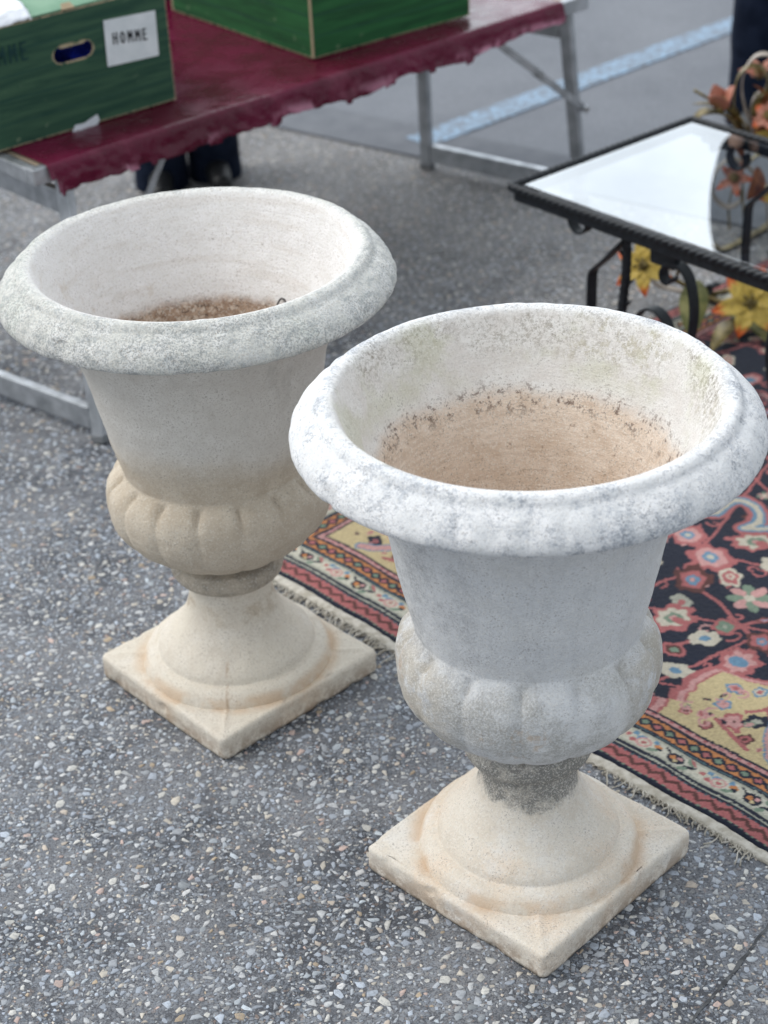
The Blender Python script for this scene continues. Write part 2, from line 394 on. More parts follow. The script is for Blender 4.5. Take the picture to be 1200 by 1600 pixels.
def build_stones():
    pal = np.array([(.34, .36, .39), (.42, .43, .44), (.29, .32, .37), (.36, .40, .46), (.50, .49, .46), (.44, .38, .32), (.45, .34, .30), (.38, .30, .21), (.50, .50, .50), (.26, .28, .30), (.47, .43, .37), (.40, .44, .48)])
    pw = np.array([5, 5, 4, 4, 3, 1.3, .8, .5, 2.2, 1.5, 1.6, 3]); pw = pw / pw.sum()
    cell = .022; grid = {}
    C = []
    def inside(x, y):
        if y < 1.45 or y > 5.75: return False
        if (np.array([x, y]) - KA) @ kn > -.012: return False
        return -.34 * y - .22 < x < .34 * y + .16
    def tryadd(x, y, r, k=1.0):
        ix, iy = int(x // cell), int(y // cell)
        for a in (-1, 0, 1):
            for b in (-1, 0, 1):
                for (px, py, pr) in grid.get((ix + a, iy + b), ()):
                    if (px - x) ** 2 + (py - y) ** 2 < ((pr + r) * k) ** 2: return
        grid.setdefault((ix, iy), []).append((x, y, r)); C.append((x, y, r))
    for rmin, rmax, n in ((.0064, .0104, 14500), (.0040, .0064, 40000), (.0022, .0038, 70000)):
        xs = rng.uniform(-2.2, 2.2, n * 3); ys = rng.uniform(1.45, 5.75, n * 3); rs = rng.uniform(rmin, rmax, n * 3)
        c = 0
        for x, y, r in zip(xs, ys, rs):
            if rmax < .0039 and y > 3.2: continue
            if inside(x, y):
                tryadd(x, y, r, .76); c += 1
            if c > n: break
    C = np.array(C); N = len(C)
    nv = 7
    ang = (np.arange(nv)[None] + rng.uniform(-.42, .42, (N, nv))) * 2 * np.pi / nv
    rad = C[:, 2:3] * rng.uniform(.62, 1.22, (N, nv))
    # cut some corners so that outlines are angular
    el = rng.uniform(.55, 1.0, N); th = rng.uniform(0, np.pi, N)
    X = rad * np.cos(ang) * 1.12; Y = rad * np.sin(ang) * el[:, None]
    Xr = X * np.cos(th)[:, None] - Y * np.sin(th)[:, None]; Yr = X * np.sin(th)[:, None] + Y * np.cos(th)[:, None]
    drop = rng.random((N, nv)) < .34
    for k in range(nv):                     # dropped corners fall back on the mid point of their neighbours
        a, b = (k - 1) % nv, (k + 1) % nv
        m = drop[:, k]; Xr[m, k] = (Xr[m, a] + Xr[m, b]) / 2; Yr[m, k] = (Yr[m, a] + Yr[m, b]) / 2
    hgt = rng.uniform(.0003, .0013, N) * np.clip(C[:, 2] / .005, .5, 1.2)
    tx, ty = rng.normal(0, .07, N), rng.normal(0, .07, N)
    def ring(s, dz):
        x = Xr * s; y = Yr * s
        zz = dz[:, None] + (x * tx[:, None] + y * ty[:, None]) + np.zeros_like(x)
        return np.stack([x + C[:, :1], y + C[:, 1:2], zz], -1)
    bot = ring(1.0, np.full(N, -.0008)); mid = ring(.97, hgt * .45); top = ring(.80, hgt)
    cen = np.stack([C[:, 0], C[:, 1], hgt + rng.uniform(0, .0004, N)], -1)[:, None]
    V = np.concatenate([bot, mid, top, cen], 1).reshape(-1, 3)
    per = 3 * nv + 1; base = np.arange(N)[:, None, None] * per
    k = np.arange(nv); k2 = (k + 1) % nv
    q = np.concatenate([np.stack([k, k2, nv + k2, nv + k], 1), np.stack([nv + k, nv + k2, 2 * nv + k2, 2 * nv + k], 1)])[None] + base
    t = np.stack([2 * nv + k, 2 * nv + k2, np.full(nv, 3 * nv)], 1)[None] + base
    q = q.reshape(-1, 4); t = t.reshape(-1, 3)
    me = bpy.data.meshes.new('aggregate')
    me.vertices.add(len(V)); me.vertices.foreach_set('co', V.ravel())
    nl = q.size + t.size
    me.loops.add(nl); me.loops.foreach_set('vertex_index', np.concatenate([q.ravel(), t.ravel()]))
    me.polygons.add(len(q) + len(t))
    ls = np.concatenate([np.arange(len(q)) * 4, q.size + np.arange(len(t)) * 3])
    me.polygons.foreach_set('loop_start', ls)
    me.update(calc_edges=True)
    col = pal[rng.choice(len(pal), N, p=pw)] * rng.uniform(.88, 1.38, (N, 1))
    col = np.repeat(col, per, 0)
    at = me.color_attributes.new('col', 'FLOAT_COLOR', 'POINT'); at.data.foreach_set('color', np.concatenate([col, np.ones((len(col), 1))], 1).ravel())
    me.materials.append(mat_stones())
    o = bpy.data.objects.new('aggregate', me); COL.objects.link(o)
    tag(o, 'pale angular stone chips set in the worn grey asphalt', 'gravel', kind='stuff')
    print('stones', N)
build_stones()

# crack at the front right: thin dark tar joint
kc = Mat('tar_joint', .85, .3); kc.color(kc.mix(kc.map(kc.noise(60, 4), .4, .6), (.05, .052, .057), (.10, .105, .11)))
def joint():
    P = spline([(.60, 1.995), (.555, 1.935), (.507, 1.874), (.455, 1.808), (.39, 1.735), (.33, 1.66), (.25, 1.56)], 10)
    V = []; F = []
    for i, (x, y) in enumerate(P):
        w = .0018 + .0016 * mn.noise(Vector((x * 60, y * 60, 0)))
        dx = .003 * mn.noise(Vector((x * 40, 3, y * 40)))
        V += [(x - w + dx, y + w * .8, .0016), (x + w + dx, y - w * .8, .0016)]
        if i: F.append((2 * i - 2, 2 * i - 1, 2 * i + 1, 2 * i))
    tag(mesh_obj('ground_joint', V, F, kc.m, smooth=False), kind='structure')
joint()

# ------------------------------------------------------------------ urns
NT = 384
def lobes(th, kind): return abs(math.cos(7 * th + 1.012)) if kind else abs(math.cos(8 * th + 2.60))
DZ = np.array([.224, .2345, .2405, .247, .254, .262, .272, .284, .298, .312, .330, .346, .360, .371, .379, .386, .391, .396, .402])
DR = np.array([.060, .070, .086, .101, .1135, .1235, .1330, .1440, .1520, .1575, .1605, .1612, .1604, .1582, .1552, .1512, .1465, .1395, .1300])
BZ = np.array([.19, .25, .30, .35, .385, .405, .425, .45, .485, .515])
BR = np.array([.05, .070, .095, .1230, .1365, .1400, .1435, .1490, .1555, .1605])
OUT = [(.1605, .515), (.168, .55), (.179, .58), (.1905, .603), (.2005, .6195), (.210, .631), (.219, .6365), (.230, .6365), (.243, .6385), (.2560, .6395),
       (.2632, .6425), (.2655, .6485), (.2640, .6560), (.2595, .6640), (.2520, .6730), (.2445, .6795), (.2400, .6825), (.2372, .6850), (.2345, .6890), (.2305, .6925),
       (.2255, .6938), (.2205, .6932), (.2150, .6905), (.2105, .6835), (.2045, .670), (.196, .65), (.1865, .625), (.1755, .60), (.1645, .575), (.154, .545),
       (.146, .51), (.138, .47), (.129, .43), (.120, .39), (.095, .36), (.06, .345), (.004, .34)]
FOOT = [(.142, .0375), (.1415, .043), (.1395, .0495), (.1355, .0560), (.1300, .0605), (.1245, .0630), (.1195, .0640), (.1175, .0655), (.1165, .0690), (.1145, .0745), (.109, .0820), (.0985, .0925), (.0865, .1050),
        (.0765, .118), (.0685, .133), (.0632, .148), (.0608, .162), (.0605, .174), (.0615, .181), (.0655, .1865), (.0715, .189), (.0775, .1935), (.0818, .201), (.0825, .209), (.0800, .2165), (.075, .222), (.05, .2255)]
def urn(name, label, loc, rot, seed, kind):
    root = thing(name, label, 'urn', loc, 0, 'weathered cast stone urns')
    mat = mat_urn(kind)
    def revolve(nm, rings, inside=None, rimf=None):
        V = []; I = []; Rm = []; F = []
        ct = [(math.cos(2 * math.pi * j / NT), math.sin(2 * math.pi * j / NT), 2 * math.pi * j / NT) for j in range(NT)]
        for i, fn in enumerate(rings):
            for c, s, th in ct:
                r, z = fn(th)
                P = Vector((r * c, r * s, z)) * BS
                q = P + Vector((seed * 7.3, 0, 0))
                d = .0022 * mn.noise(q * 9) + .0009 * mn.noise(q * 38) + .00035 * mn.noise(q * 120)
                P += Vector((c * d, s * d, .6 * d))
                if rimf is not None and rimf[i] > .3:
                    ch = mn.noise(q * 21 + Vector((5, 5, 5)))
                    if ch < -.42: P -= Vector((c, s, 0)) * (-.42 - ch) * .010
                    if kind == 0 and r > .245:           # knocked-off piece under the front left of the rim
                        a = (th - R(233) + math.pi) % (2 * math.pi) - math.pi
                        e = math.exp(-(a / .045) ** 2) * (1 if z < .668 else .25)
                        P -= Vector((c, s, 0)) * .0050 * e
                V.append(P); I.append(inside[i] if inside is not None else 0); Rm.append(rimf[i] if rimf is not None else 0)
        n = len(rings)
        for i in range(n - 1):
            for j in range(NT):
                a, b = i * NT + j, i * NT + (j + 1) % NT; F.append((a, b, b + NT, a + NT))
        o = mesh_obj(nm, V, F, mat, root, attrs={'inside': np.array(I, float), 'rim': np.array(Rm, float)})
        return o
    # bowl
    rings = []; ins = []; rimv = []
    low_ = .012 if kind else .024                    # how far the fluted band sits below the nominal ledge
    for z in np.linspace(.224, .505, 130):
        rb = float(np.interp(z + low_ * .6 * max(0, 1 - abs(z - .38) / .07), BZ, BR)) - low_ * .25 * max(0, 1 - abs(z - .38) / .05)
        def fn(th, z=z, rb=rb):
            if z >= .402 - low_: return rb, z
            l = lobes(th, kind); g = 1 - l                      # 0 at the crest, 1 in the groove
            gg = g ** 1.7 * (.72 + .9 * mn.noise(Vector((math.cos(th) * 3 + seed, math.sin(th) * 3, z * 14)))); g3 = g ** 2.6
            # crest keeps the full dome, groove shrinks and meets the wall lower down
            zz = z + .013 * g3 * max(0, min(1, (z - .31) / .06))
            if zz > .266: zz = .266 + (zz - .266) * .136 / (.136 - low_)
            d = float(np.interp(zz, DZ, DR)) - (.0060 if kind else .0044) * gg * min(1, (z - .224) / .02) * (1 - .75 * max(0, min(1, (z - .315) / .05)))
            k = .0160; h = max(k - abs(d - rb), 0) / k
            return max(d, rb) + h * h * k * .25, z
        rings.append(fn); ins.append(0); rimv.append(0)
    P = spline(OUT, 5)
    for i, (r, z) in enumerate(P):
        top = i > 5 * 8 and i < 5 * 17
        def fn(th, r=r, z=z, top=top):
            if top:
                w = 0
                if r > .2425:                    # worn egg and tongue relief on the outer face
                    fade = max(0, .45 + .9 * mn.noise(Vector((math.cos(th) * 2.2 + seed, math.sin(th) * 2.2, 0))))
                    w = (abs(math.sin(22 * th + seed)) ** .7 - .6) * .0038 * fade * min(1, (r - .2425) / .01)
                return r + w * .7, z + w
            return r, z
        rings.append(fn)
        inside = max(0, min(1, (i - 5 * 20) / 14))
        ins.append(inside); rimv.append(0 if i < 5 * 6 else (1 if i < 5 * 22 else max(0, 1 - (i - 5 * 22) / (8 if kind == 0 else 12))))
    revolve('bowl', rings, ins, rimv)
    P = spline(FOOT, 5)
    revolve('stem', [(lambda th, r=r, z=z: (r, z)) for r, z in P])
    # plinth: rounded square slab
    H = .15 * BS; T = .0403 * BS; rc = .012
    prof = [(.004, 0.0), (.0012, .003), (0, .008)] + [(0, t) for t in np.linspace(.011, T - .009, 9)] + [(.0004, T - .006), (.0014, T - .0035), (.003, T - .0015), (.0055, T - .0004), (.008, T)] + [(o_, T) for o_ in np.linspace(.012, H - .02, 40)]
    ns, ncn = 60, 8; V = []
    for off, z in prof:
        h = H - off; c_ = max(rc - off * .5, .001)
        loop = []
        for q in range(4):
            a0 = q * math.pi / 2
            # side then corner
            for i in range(ns):
                t = -(h - c_) + 2 * (h - c_) * i / ns
                loop.append((h, t, a0))
            for i in range(ncn):
                a = (math.pi / 2) * i / ncn
                loop.append((h - c_ + c_ * math.cos(a), h - c_ + c_ * math.sin(a), a0))
        for x, y, a0 in loop:
            xx = x * math.cos(a0) - y * math.sin(a0); yy = x * math.sin(a0) + y * math.cos(a0)
            d = min(abs(xx - yy), abs(xx + yy)) / 1.414; rr = math.hypot(xx, yy)
            zz = z
            if off > .003: zz += .0022 * math.exp(-(d / .006) ** 2) * max(0, min(1, (H * 1.36 - rr) / .03)) * (1 if rr > .16 else .6)
            zz += (.0010 if off > .003 else 0) * max(0, .02 * 0)
            Pq = Vector((xx, yy, z)) + Vector((seed * 3.1, 2, 1))
            amp = 1 if z > .002 else .3
            dd = (.0020 * mn.noise(Pq * 14) + .0010 * mn.noise(Pq * 55) + .0004 * mn.noise(Pq * 150)) * amp
            if off < .006:
                ch = mn.noise(Pq * 30 + Vector((9, 0, 4)))
                if ch < -.35: dd -= (-.35 - ch) * .018
                l = max(rr, .01); xx += xx / l * dd; yy += yy / l * dd
            else: zz += dd * .7
            V.append((xx, yy, zz))
    m = len(prof); L = 4 * (ns + ncn); F = []
    for i in range(m - 1):
        for j in range(L): a, b = i * L + j, i * L + (j + 1) % L; F.append((a, b, b + L, a + L))
    F.append(tuple(range((m - 1) * L, m * L))); F.append(tuple(range(L))[::-1])
    ca, sa = math.cos(rot), math.sin(rot)
    V = [(x * ca - y * sa, x * sa + y * ca, z) for x, y, z in V]
    mesh_obj('plinth', V, F, mat, root, attrs={'inside': np.zeros(len(V)), 'rim': np.zeros(len(V))})
    return root
urn('stone_urn', 'cream and beige stone urn with grey grainy rim, behind the whiter urn', (-.2785, 2.6157, .0015), -.844, 1, 0)
urn('stone_urn', 'whiter stone urn nearest the viewer with dark lichen below its fluted bowl', (.1973, 2.0803, .0015), -.792, 2, 1)

# dry twig lying on the soil line inside the left urn
kt_ = Mat('dry_twig', .8); kt_.color((.05, .045, .045))
TW = Vector((-.1590, 2.7570, .669))
mb_ = MB(); mb_.tube([TW + Vector(p) for p in spline([(-.006, -.002, -.006), (-.001, 0, .004), (.004, .001, .009), (.010, -.001, .006), (.012, -.003, -.002)], 5)], .0016, 7)
o = mb_.build('dry_twig', kt_.m, smooth=True); tag(o, 'small dark curled twig on the soil inside the cream urn', 'twig')

# ------------------------------------------------------------------ rug
def build_rug():
    O = np.array([-.2131, 2.9243]); U = np.array([.673305, -.739365]); W = np.array([.739365, .673305])
    u0, u1, v0, v1 = -.197, 1.297, 0., 2.05
    K = .0027
    nu, nv = int((u1 - u0) / K), int((v1 - v0) / K)
    uu = u0 + (np.arange(nu) + .5) * K; vv = v0 + (np.arange(nv) + .5) * K
    Ug, Vg = np.meshgrid(uu, vv)           # shape nv,nu
    c = (u0 + u1) / 2
    navy = (.008, .013, .032); rose = (.44, .125, .125); pink = (.60, .31, .29); cream = (.58, .53, .42); yel = (.60, .48, .25)
    blue = (.13, .27, .40); sage = (.19, .27, .19); brown = (.11, .035, .03); orng = (.58, .22, .06); teal = (.07, .14, .16); pale = (.42, .42, .34)
    img = np.zeros((nv, nu, 3)); img[:] = navy
    def put(m, col): img[m] = col
    # wobble makes the drawing follow hand-tied knots
    def wob(x, y, s, a): return a * (np.sin(x * s + 1.3 * np.sin(y * s * .7)) + np.sin(y * s * 1.3 + 2.1 * np.cos(x * s * .6))) * .5
    Uw = Ug + wob(Ug, Vg, 70, .0022) + wob(Vg, Ug, 23, .003); Vw = Vg + wob(Vg, Ug, 60, .0018) + wob(Ug, Vg, 19, .0025)
    Uw = Uw + rng.normal(0, .0006, Uw.shape); Vw = Vw + rng.normal(0, .0006, Vw.shape)
    def ell(cx, cy, a, b, rot=0, j=0., n=5, ph=0.):
        x = Uw - cx; y = Vw - cy; cr_, sr = math.cos(rot), math.sin(rot)
        X = (x * cr_ + y * sr) / a; Y = (-x * sr + y * cr_) / b
        r = np.hypot(X, Y)
        if j: r = r / (1 + j * np.cos(n * np.arctan2(Y, X) + ph))
        return r
    def seg(p, q, w):
        p = np.array(p); q = np.array(q); d = q - p; l2 = d @ d
        t = np.clip(((Uw - p[0]) * d[0] + (Vw - p[1]) * d[1]) / l2, 0, 1)
        return np.hypot(Uw - p[0] - t * d[0], Vw - p[1] - t * d[1]) < w
    def poly(P):
        m = np.zeros(Uw.shape, bool); n = len(P)
        for i in range(n):
            (x0, y0), (x1, y1) = P[i], P[(i + 1) % n]
            if y0 == y1: continue
            cnd = ((y0 > Vw) != (y1 > Vw)) & (Uw < (x1 - x0) * (Vw - y0) / (y1 - y0) + x0); m ^= cnd
        return m
    def path(P, w, col):
        for a, b in zip(P[:-1], P[1:]): put(seg(a, b, w), col)
    # hooked vine
    def hook(x, y, s, rot, col=rose, w=.0042):
        pts = []
        for t in np.linspace(0, 1, 9):
            a = rot + t * 4.6; r = s * (1 - .78 * t); pts.append((x + s * math.cos(rot + .2) * .0 + r * math.cos(a), y + r * math.sin(a)))
        path(pts, w, col)
    def flower(x, y, r, cols, n=6, rot=0., el=1., j=.16):
        fr = [1., .68, .38, .16]
        for f, cc in zip(fr, cols):
            put(ell(x, y, r * f, r * f * el, rot, j * .62 if f > .5 else .05, n, rot + x * 9) + .10 * np.sin(Uw * 210 + x * 50) * np.sin(Vw * 190 + y * 70) < 1, cc)
    def petals(x, y, r, c1, c2, n=8, rot=0., cen=cream):
        for i in range(n):
            a = rot + 2 * math.pi * i / n
            put(ell(x + r * .6 * math.cos(a), y + r * .6 * math.sin(a), r * .42, r * .26, a) < 1, c1 if i % 2 else c2)
        put(ell(x, y, r * .24, r * .24) < 1, cen)
    rr = np.random.default_rng(3)
    # lattice of rose stems over the navy field
    for k in range(-4, 12):
        a = .42 + k * .235
        path([(-.1, a), (.25, a + .13), (.6, a - .02), (.95, a + .12), (1.3, a - .03)], .0034, rose)
    for k in range(-1, 6):
        b = -.02 + k * .25
        path([(b, .1), (b + .10, .55), (b - .03, 1.0), (b + .10, 1.45), (b, 2.05)], .0032, rose)
    path([(.60, .17), (.72, .35), (.80, .55), (.93, .72)], .0045, rose); path([(.56, .55), (.70, .50), (.87, .42), (1., .40)], .0042, rose)
    for k in range(420):
        hook(rr.uniform(-.05, 1.15), rr.uniform(.2, 2.0), rr.uniform(.010, .024), rr.uniform(0, 6.3), rose if rr.random() < .8 else pink, .0027)
    # field flowers: a few where the photograph shows them, then a loose scatter
    F0 = [(.586, .621, .050, 0), (.654, .591, .032, 3), (.604, .539, .046, 1), (.637, .459, .030, 4), (.660, .405, .050, 2), (.724, .559, .046, 9), (.743, .395, .030, 5),
          (.746, .448, .026, 6), (.724, .329, .026, 7), (.765, .280, .032, 5), (.833, .372, .046, 8), (.827, .451, .034, 1), (.612, .727, .050, 2), (.499, .657, .045, 0), (.70, .68, .036, 5), (.68, .26, .03, 4), (.55, .42, .045, 8)]
    occ = [(x, y, r) for x, y, r, _ in F0]; L = list(F0)
    for k in range(2600):
        x, y, r = rr.uniform(-.03, 1.14), rr.uniform(.18, 1.9), rr.uniform(.012, .040)
        if all((x - a) ** 2 + (y - b) ** 2 > (r + c_ + .013) ** 2 for a, b, c_ in occ):
            occ.append((x, y, r)); L.append((x, y, r, int(rr.integers(0, 10))))
    for x, y, r, t in L:
        rot = (x * 37 + y * 91) % 6.28
        if t == 0: flower(x, y, r, [rose, pink, blue, cream], 6, rot, .82)
        elif t == 1: flower(x, y, r, [brown, rose, blue, pink], 5, rot, .8, .2)
        elif t == 2: flower(x, y, r, [rose, cream, sage, pink], 7, rot, .75, .2); put(ell(x + r * .3, y, r * .3, r * .22) < 1, rose)
        elif t == 3: flower(x, y, r, [cream, rose, cream, rose], 5, rot, .7)
        elif t == 4: flower(x, y, r, [pale, pale, rose, rose], 5, rot, .6)
        elif t == 5: flower(x, y, r, [cream, cream, blue, blue], 6, rot, .72)
        elif t == 6: flower(x, y, r, [rose, sage, sage, pale], 4, rot, .9)
        elif t == 7: flower(x, y, r, [rose, brown, sage, sage], 4, rot, .8)
        elif t == 8: flower(x, y, r, [rose, pink, pink, blue], 7, rot, .8); put(ell(x, y, r * .45, r * .33) < 1, blue)
        else: petals(x, y, r, pink, sage, 8, rot)
    # meandering blue/rose ribbon
    for (cx, cy) in ((.49, .80), (.15, .95), (.85, 1.1), (.4, 1.35), (.95, 1.6)):
        pts = [(cx - .12 + .24 * t + .02 * math.sin(t * 19), cy + .045 * math.sin(t * 12.5)) for t in np.linspace(0, 1, 22)]
        path(pts, .022, rose); path(pts, .013, blue); path(pts, .006, cream)
    # corner spandrels (both ends of the fringe side, and mirrored at the far end)
    def spandrel(fu, fv):
        P = [(.784, .165), (.770, .19), (.803, .200), (.790, .232), (.800, .245), (.786, .266), (.800, .335), (.850, .338), (.905, .362), (.93, .42), (.98, .44), (1.0, .52), (1.06, .55), (1.07, .62), (1.14, .64), (1.3, .64), (1.3, .1), (.784, .1)]
        cx0, cy0 = 1.0, .30
        for s_, col in ((1.0, rose), (.93, pink), (.875, rose), (.85, yel)):
            put(poly([(fu(cx0 + (x - cx0) * s_), fv(cy0 + (y - cy0) * s_)) for x, y in P]), col)
        def f2(x, y): return fu(x), fv(y)
        for (x, y, r, cs, n) in ((.985, .31, .045, [rose, pink, brown, cream], 6), (.945, .375, .022, [brown, rose, cream, rose], 5), (1.04, .36, .03, [rose, pink, blue, cream], 6), (.875, .300, .018, [blue, pink, rose, rose], 5),
                             (.885, .250, .018, [blue, pink, pink, rose], 5), (.915, .325, .016, [blue, cream, rose, rose], 5), (.93, .225, .026, [rose, pink, pink, brown], 5), (.97, .20, .016, [brown, rose, brown, brown], 5), (1.06, .27, .035, [pink, pink, rose, sage], 6), (1.05, .21, .02, [navy, navy, rose, navy], 4),
                             (.90, .185, .014, [brown, rose, rose, brown], 4), (.958, .252, .022, [navy, navy, pale, pale], 5), (1.02, .47, .03, [rose, cream, blue, pink], 6), (1.09, .45, .035, [pink, rose, sage, cream], 7), (1.08, .56, .024, [rose, pink, pink, rose], 5), (.875, .205, .012, [pink, rose, rose, rose], 4), (1.09, .34, .02, [sage, sage, pink, pink], 5), (.985, .395, .014, [brown, brown, rose, rose], 5)):
            a, b = f2(x, y); flower(a, b, r, cs, n, (x * 50) % 6.28, .8, .22)
        r5 = np.random.default_rng(11)
        for k in range(46):
            x, y = r5.uniform(.83, 1.12), r5.uniform(.18, .56)
            if y - .33 > (x - .86) * .9: continue
            a, b = f2(x, y); cc = [(rose, pink, brown, rose), (pink, rose, rose, rose), (navy, navy, rose, pale), (sage, pink, pink, pink), (brown, rose, rose, brown)][k % 5]
            flower(a, b, r5.uniform(.006, .014), cc, 5, k * 1.3, .6, .2)
            if k % 3 == 0: hook(a, b, .018, k, pink, .0024)
        path([f2(.985, .27), f2(1.0, .23), f2(1.03, .19), f2(1.06, .175)], .013, blue); path([f2(.985, .27), f2(1.0, .23), f2(1.03, .19), f2(1.06, .175)], .0095, pink)
        path([f2(.90, .21), f2(.93, .20), f2(.99, .178)], .0045, rose); path([f2(.93, .26), f2(.95, .29), f2(.96, .33)], .0035, rose)
        path([f2(1.02, .33), f2(1.08, .30), f2(1.12, .31)], .0035, blue)
    T = 1.1
    spandrel(lambda x: x, lambda y: y); spandrel(lambda x: T - x, lambda y: y)
    spandrel(lambda x: x, lambda y: v1 - y); spandrel(lambda x: T - x, lambda y: v1 - y)
    # borders, mitred
    du = np.minimum(Ug - u0, u1 - Ug); dv = np.minimum(Vg - v0, v1 - Vg)
    d = np.minimum(du, dv) + wob(Ug, Vg, 45, .0012) + rng.normal(0, .0004, Ug.shape)
    s = np.where(dv < du, Ug - u0, Vg - v0) + wob(Vg, Ug, 38, .0015)
    B = d < .160
    put(B, navy)
    m = (d > .012) & (d < .042); put(m, rose)
    zz = np.abs(((s / .017) % 2) - 1) * .012 + .022
    put(m & (np.abs(d - zz) < .0045), brown)
    put((d > .0095) & (d < .0125) & ((s / .006) % 2 < 1), sage); put((d > .0400) & (d < .0430) & ((s / .007) % 2 < 1), teal)
    put((d > .049) & (d < .0525), pale)
    m = (d > .060) & (d < .1); put(m, pale); put(m & (d > .066) & (d < .094), (.56, .54, .44))
    # flowers of the pale guard
    per = .155; ss = s % per; k = (s // per)
    def inb(cs, cd, a, b, rot=0):
        x = ss - cs; y = d - cd; c_, s_ = math.cos(rot), math.sin(rot)
        return m & (np.hypot((x * c_ + y * s_) / a, (-x * s_ + y * c_) / b) < 1)
    for cs, cd, a, b, ro, cc in ((.030, .080, .017, .013, 0, navy), (.024, .080, .006, .005, 0, orng), (.037, .084, .005, .004, 0, pink), (.033, .074, .004, .004, 0, yel),
                                 (.060, .078, .014, .0035, .5, navy), (.010, .088, .012, .0025, -.5, navy), (.056, .090, .010, .005, -.6, sage), (.060, .092, .012, .003, -.6, rose), (.052, .068, .009, .005, .7, sage),
                                 (.082, .082, .010, .009, 0, cream), (.084, .082, .005, .005, 0, rose), (.098, .074, .006, .005, 0, rose), (.094, .090, .006, .005, 0, blue), (.108, .086, .008, .006, .3, blue),
                                 (.118, .078, .015, .012, 0, pink), (.118, .078, .010, .008, 0, cream), (.118, .078, .005, .004, 0, rose), (.136, .090, .006, .005, 0, blue), (.140, .070, .010, .004, .4, sage), (.145, .083, .008, .005, 0, orng), (.150, .078, .007, .004, 0, navy)):
        put(inb(cs, cd, a, b, ro), cc)
    put((d > .1035) & (d < .106), teal)
    m = (d > .110) & (d < .139); put(m, orng)
    p2 = .052; t = (s % p2) / p2 * 2 * math.pi
    lat = .1245 + .0085 * np.cos(t)
    put(m & ((np.abs(d - lat) < .0028) | (np.abs(d - (.249 - lat)) < .0028)), navy)
    sx = (s % (p2 / 2)) - p2 / 4; kk = (s // (p2 / 2)) % 2
    dm = np.abs(sx) / .0085 + np.abs(d - .1245) / .0075
    for q, cc in ((0, sage), (1, rose)):
        sx2 = ((s + q * p2 / 2) % p2) - p2 / 2
        dm = np.abs(sx2) / .0095 + np.abs(d - .1245) / .0085
        put(m & (dm < 1.35), navy); put(m & (dm < .85), cc)
    put((d > .1465) & (d < .1545), pink); put((d > .150) & (d < .1535) & ((s / .009) % 2 < 1), rose)
    # abrash and knot to knot variation
    ab = 1 + .10 * np.sin(Vg * 23 + .6 * np.sin(Ug * 9)) + rng.normal(0, .10, Ug.shape)
    img = img * np.clip(ab, .6, 1.5)[..., None] + .004
    img = (img * .92 + img.mean(-1, keepdims=True) * .08) * .86
    # geometry: one vertex per knot, pile of uneven height
    def ztop(u, v):
        return .0085 + .0022 * np.sin(u * 11 + 1.5 * np.sin(v * 5)) * np.sin(v * 9) + .0008 * np.sin(u * 41 + v * 33)
    Z = ztop(Ug, Vg) + rng.normal(0, .00042, Ug.shape)
    edge = np.clip(np.minimum(du, dv) / .006, 0, 1); Z = .002 + (Z - .002) * np.sqrt(edge)
    # edge line is not ruler straight
    shift = .004 * np.sin(Ug * 7 + 1) + .0015 * np.sin(Ug * 31)
    X = O[0] + Ug * U[0] + (Vg + shift) * W[0]; Y = O[1] + Ug * U[1] + (Vg + shift) * W[1]
    V = np.stack([X, Y, Z], -1).reshape(-1, 3).astype(np.float32)
    idx = np.arange(nu * nv).reshape(nv, nu)
    q = np.stack([idx[:-1, :-1], idx[:-1, 1:], idx[1:, 1:], idx[1:, :-1]], -1).reshape(-1, 4)
    me = bpy.data.meshes.new('pile')
    me.vertices.add(len(V)); me.vertices.foreach_set('co', V.ravel())
    me.loops.add(q.size); me.loops.foreach_set('vertex_index', q.ravel())
    me.polygons.add(len(q)); me.polygons.foreach_set('loop_start', np.arange(len(q)) * 4)
    me.update(calc_edges=True); me.polygons.foreach_set('use_smooth', np.ones(len(q), bool))
    at = me.color_attributes.new('col', 'FLOAT_COLOR', 'POINT')
    at.data.foreach_set('color', np.concatenate([img.reshape(-1, 3), np.ones((nu * nv, 1))], 1).astype(np.float32).ravel())
    k = Mat('wool_pile', .95, .05)
    cc = k.mix(k.map(k.noise(900, 2), .3, .7, 0, .25), k.attr('col', 'Color'), (.02, .02, .025))
    k.color(cc); k.set('Sheen Weight', .12); k.set('Sheen Roughness', .6)
    k.normal(k.bump(k.noise(1100, 2), .5, .0012)); me.materials.append(k.m)
    root = thing('rug', 'oriental rug in navy, rose and yellow with a cream fringe under the table', 'rug', (O[0], O[1], 0))
    o = bpy.data.objects.new('pile', me); COL.objects.link(o)
    o.parent = root; o.matrix_parent_inverse = Matrix.Translation((-O[0], -O[1], 0))
    # woven kilim end and fringe
    kf = Mat('cotton_fringe', .95, .1)
    kf.color(kf.mix(kf.map(kf.noise(60, 4), .35, .65), (.40, .37, .31), (.58, .55, .49)))
    kf.normal(kf.bump(kf.vor(520), .6, .001))
    V = []; F = []; n = 700
    for i in range(n):
        u = -.197 + 1.494 * i / (n - 1)
        w = .020 + .006 * mn.noise(Vector((u * 9, 0, 0))) + .0035 * mn.noise(Vector((u * 40, 4, 0)))
        sh = .004 * math.sin(u * 7 + 1) + .0015 * math.sin(u * 31)
        for j, (f, z) in enumerate(((.15, .004), (0, .0055), (-.5, .0052 + .001 * math.sin(u * 400)), (-.85, .0048), (-1, .003), (-1.02, .0004))):
            p = O + U * u + W * (f * w + sh + .002); V.append((p[0], p[1], z + .0012 * mn.noise(Vector((u * 60, j * 3, 1)))))
        if i:
            for j in range(5): a = (i - 1) * 6 + j; F.append((a, a + 1, a + 7, a + 6))
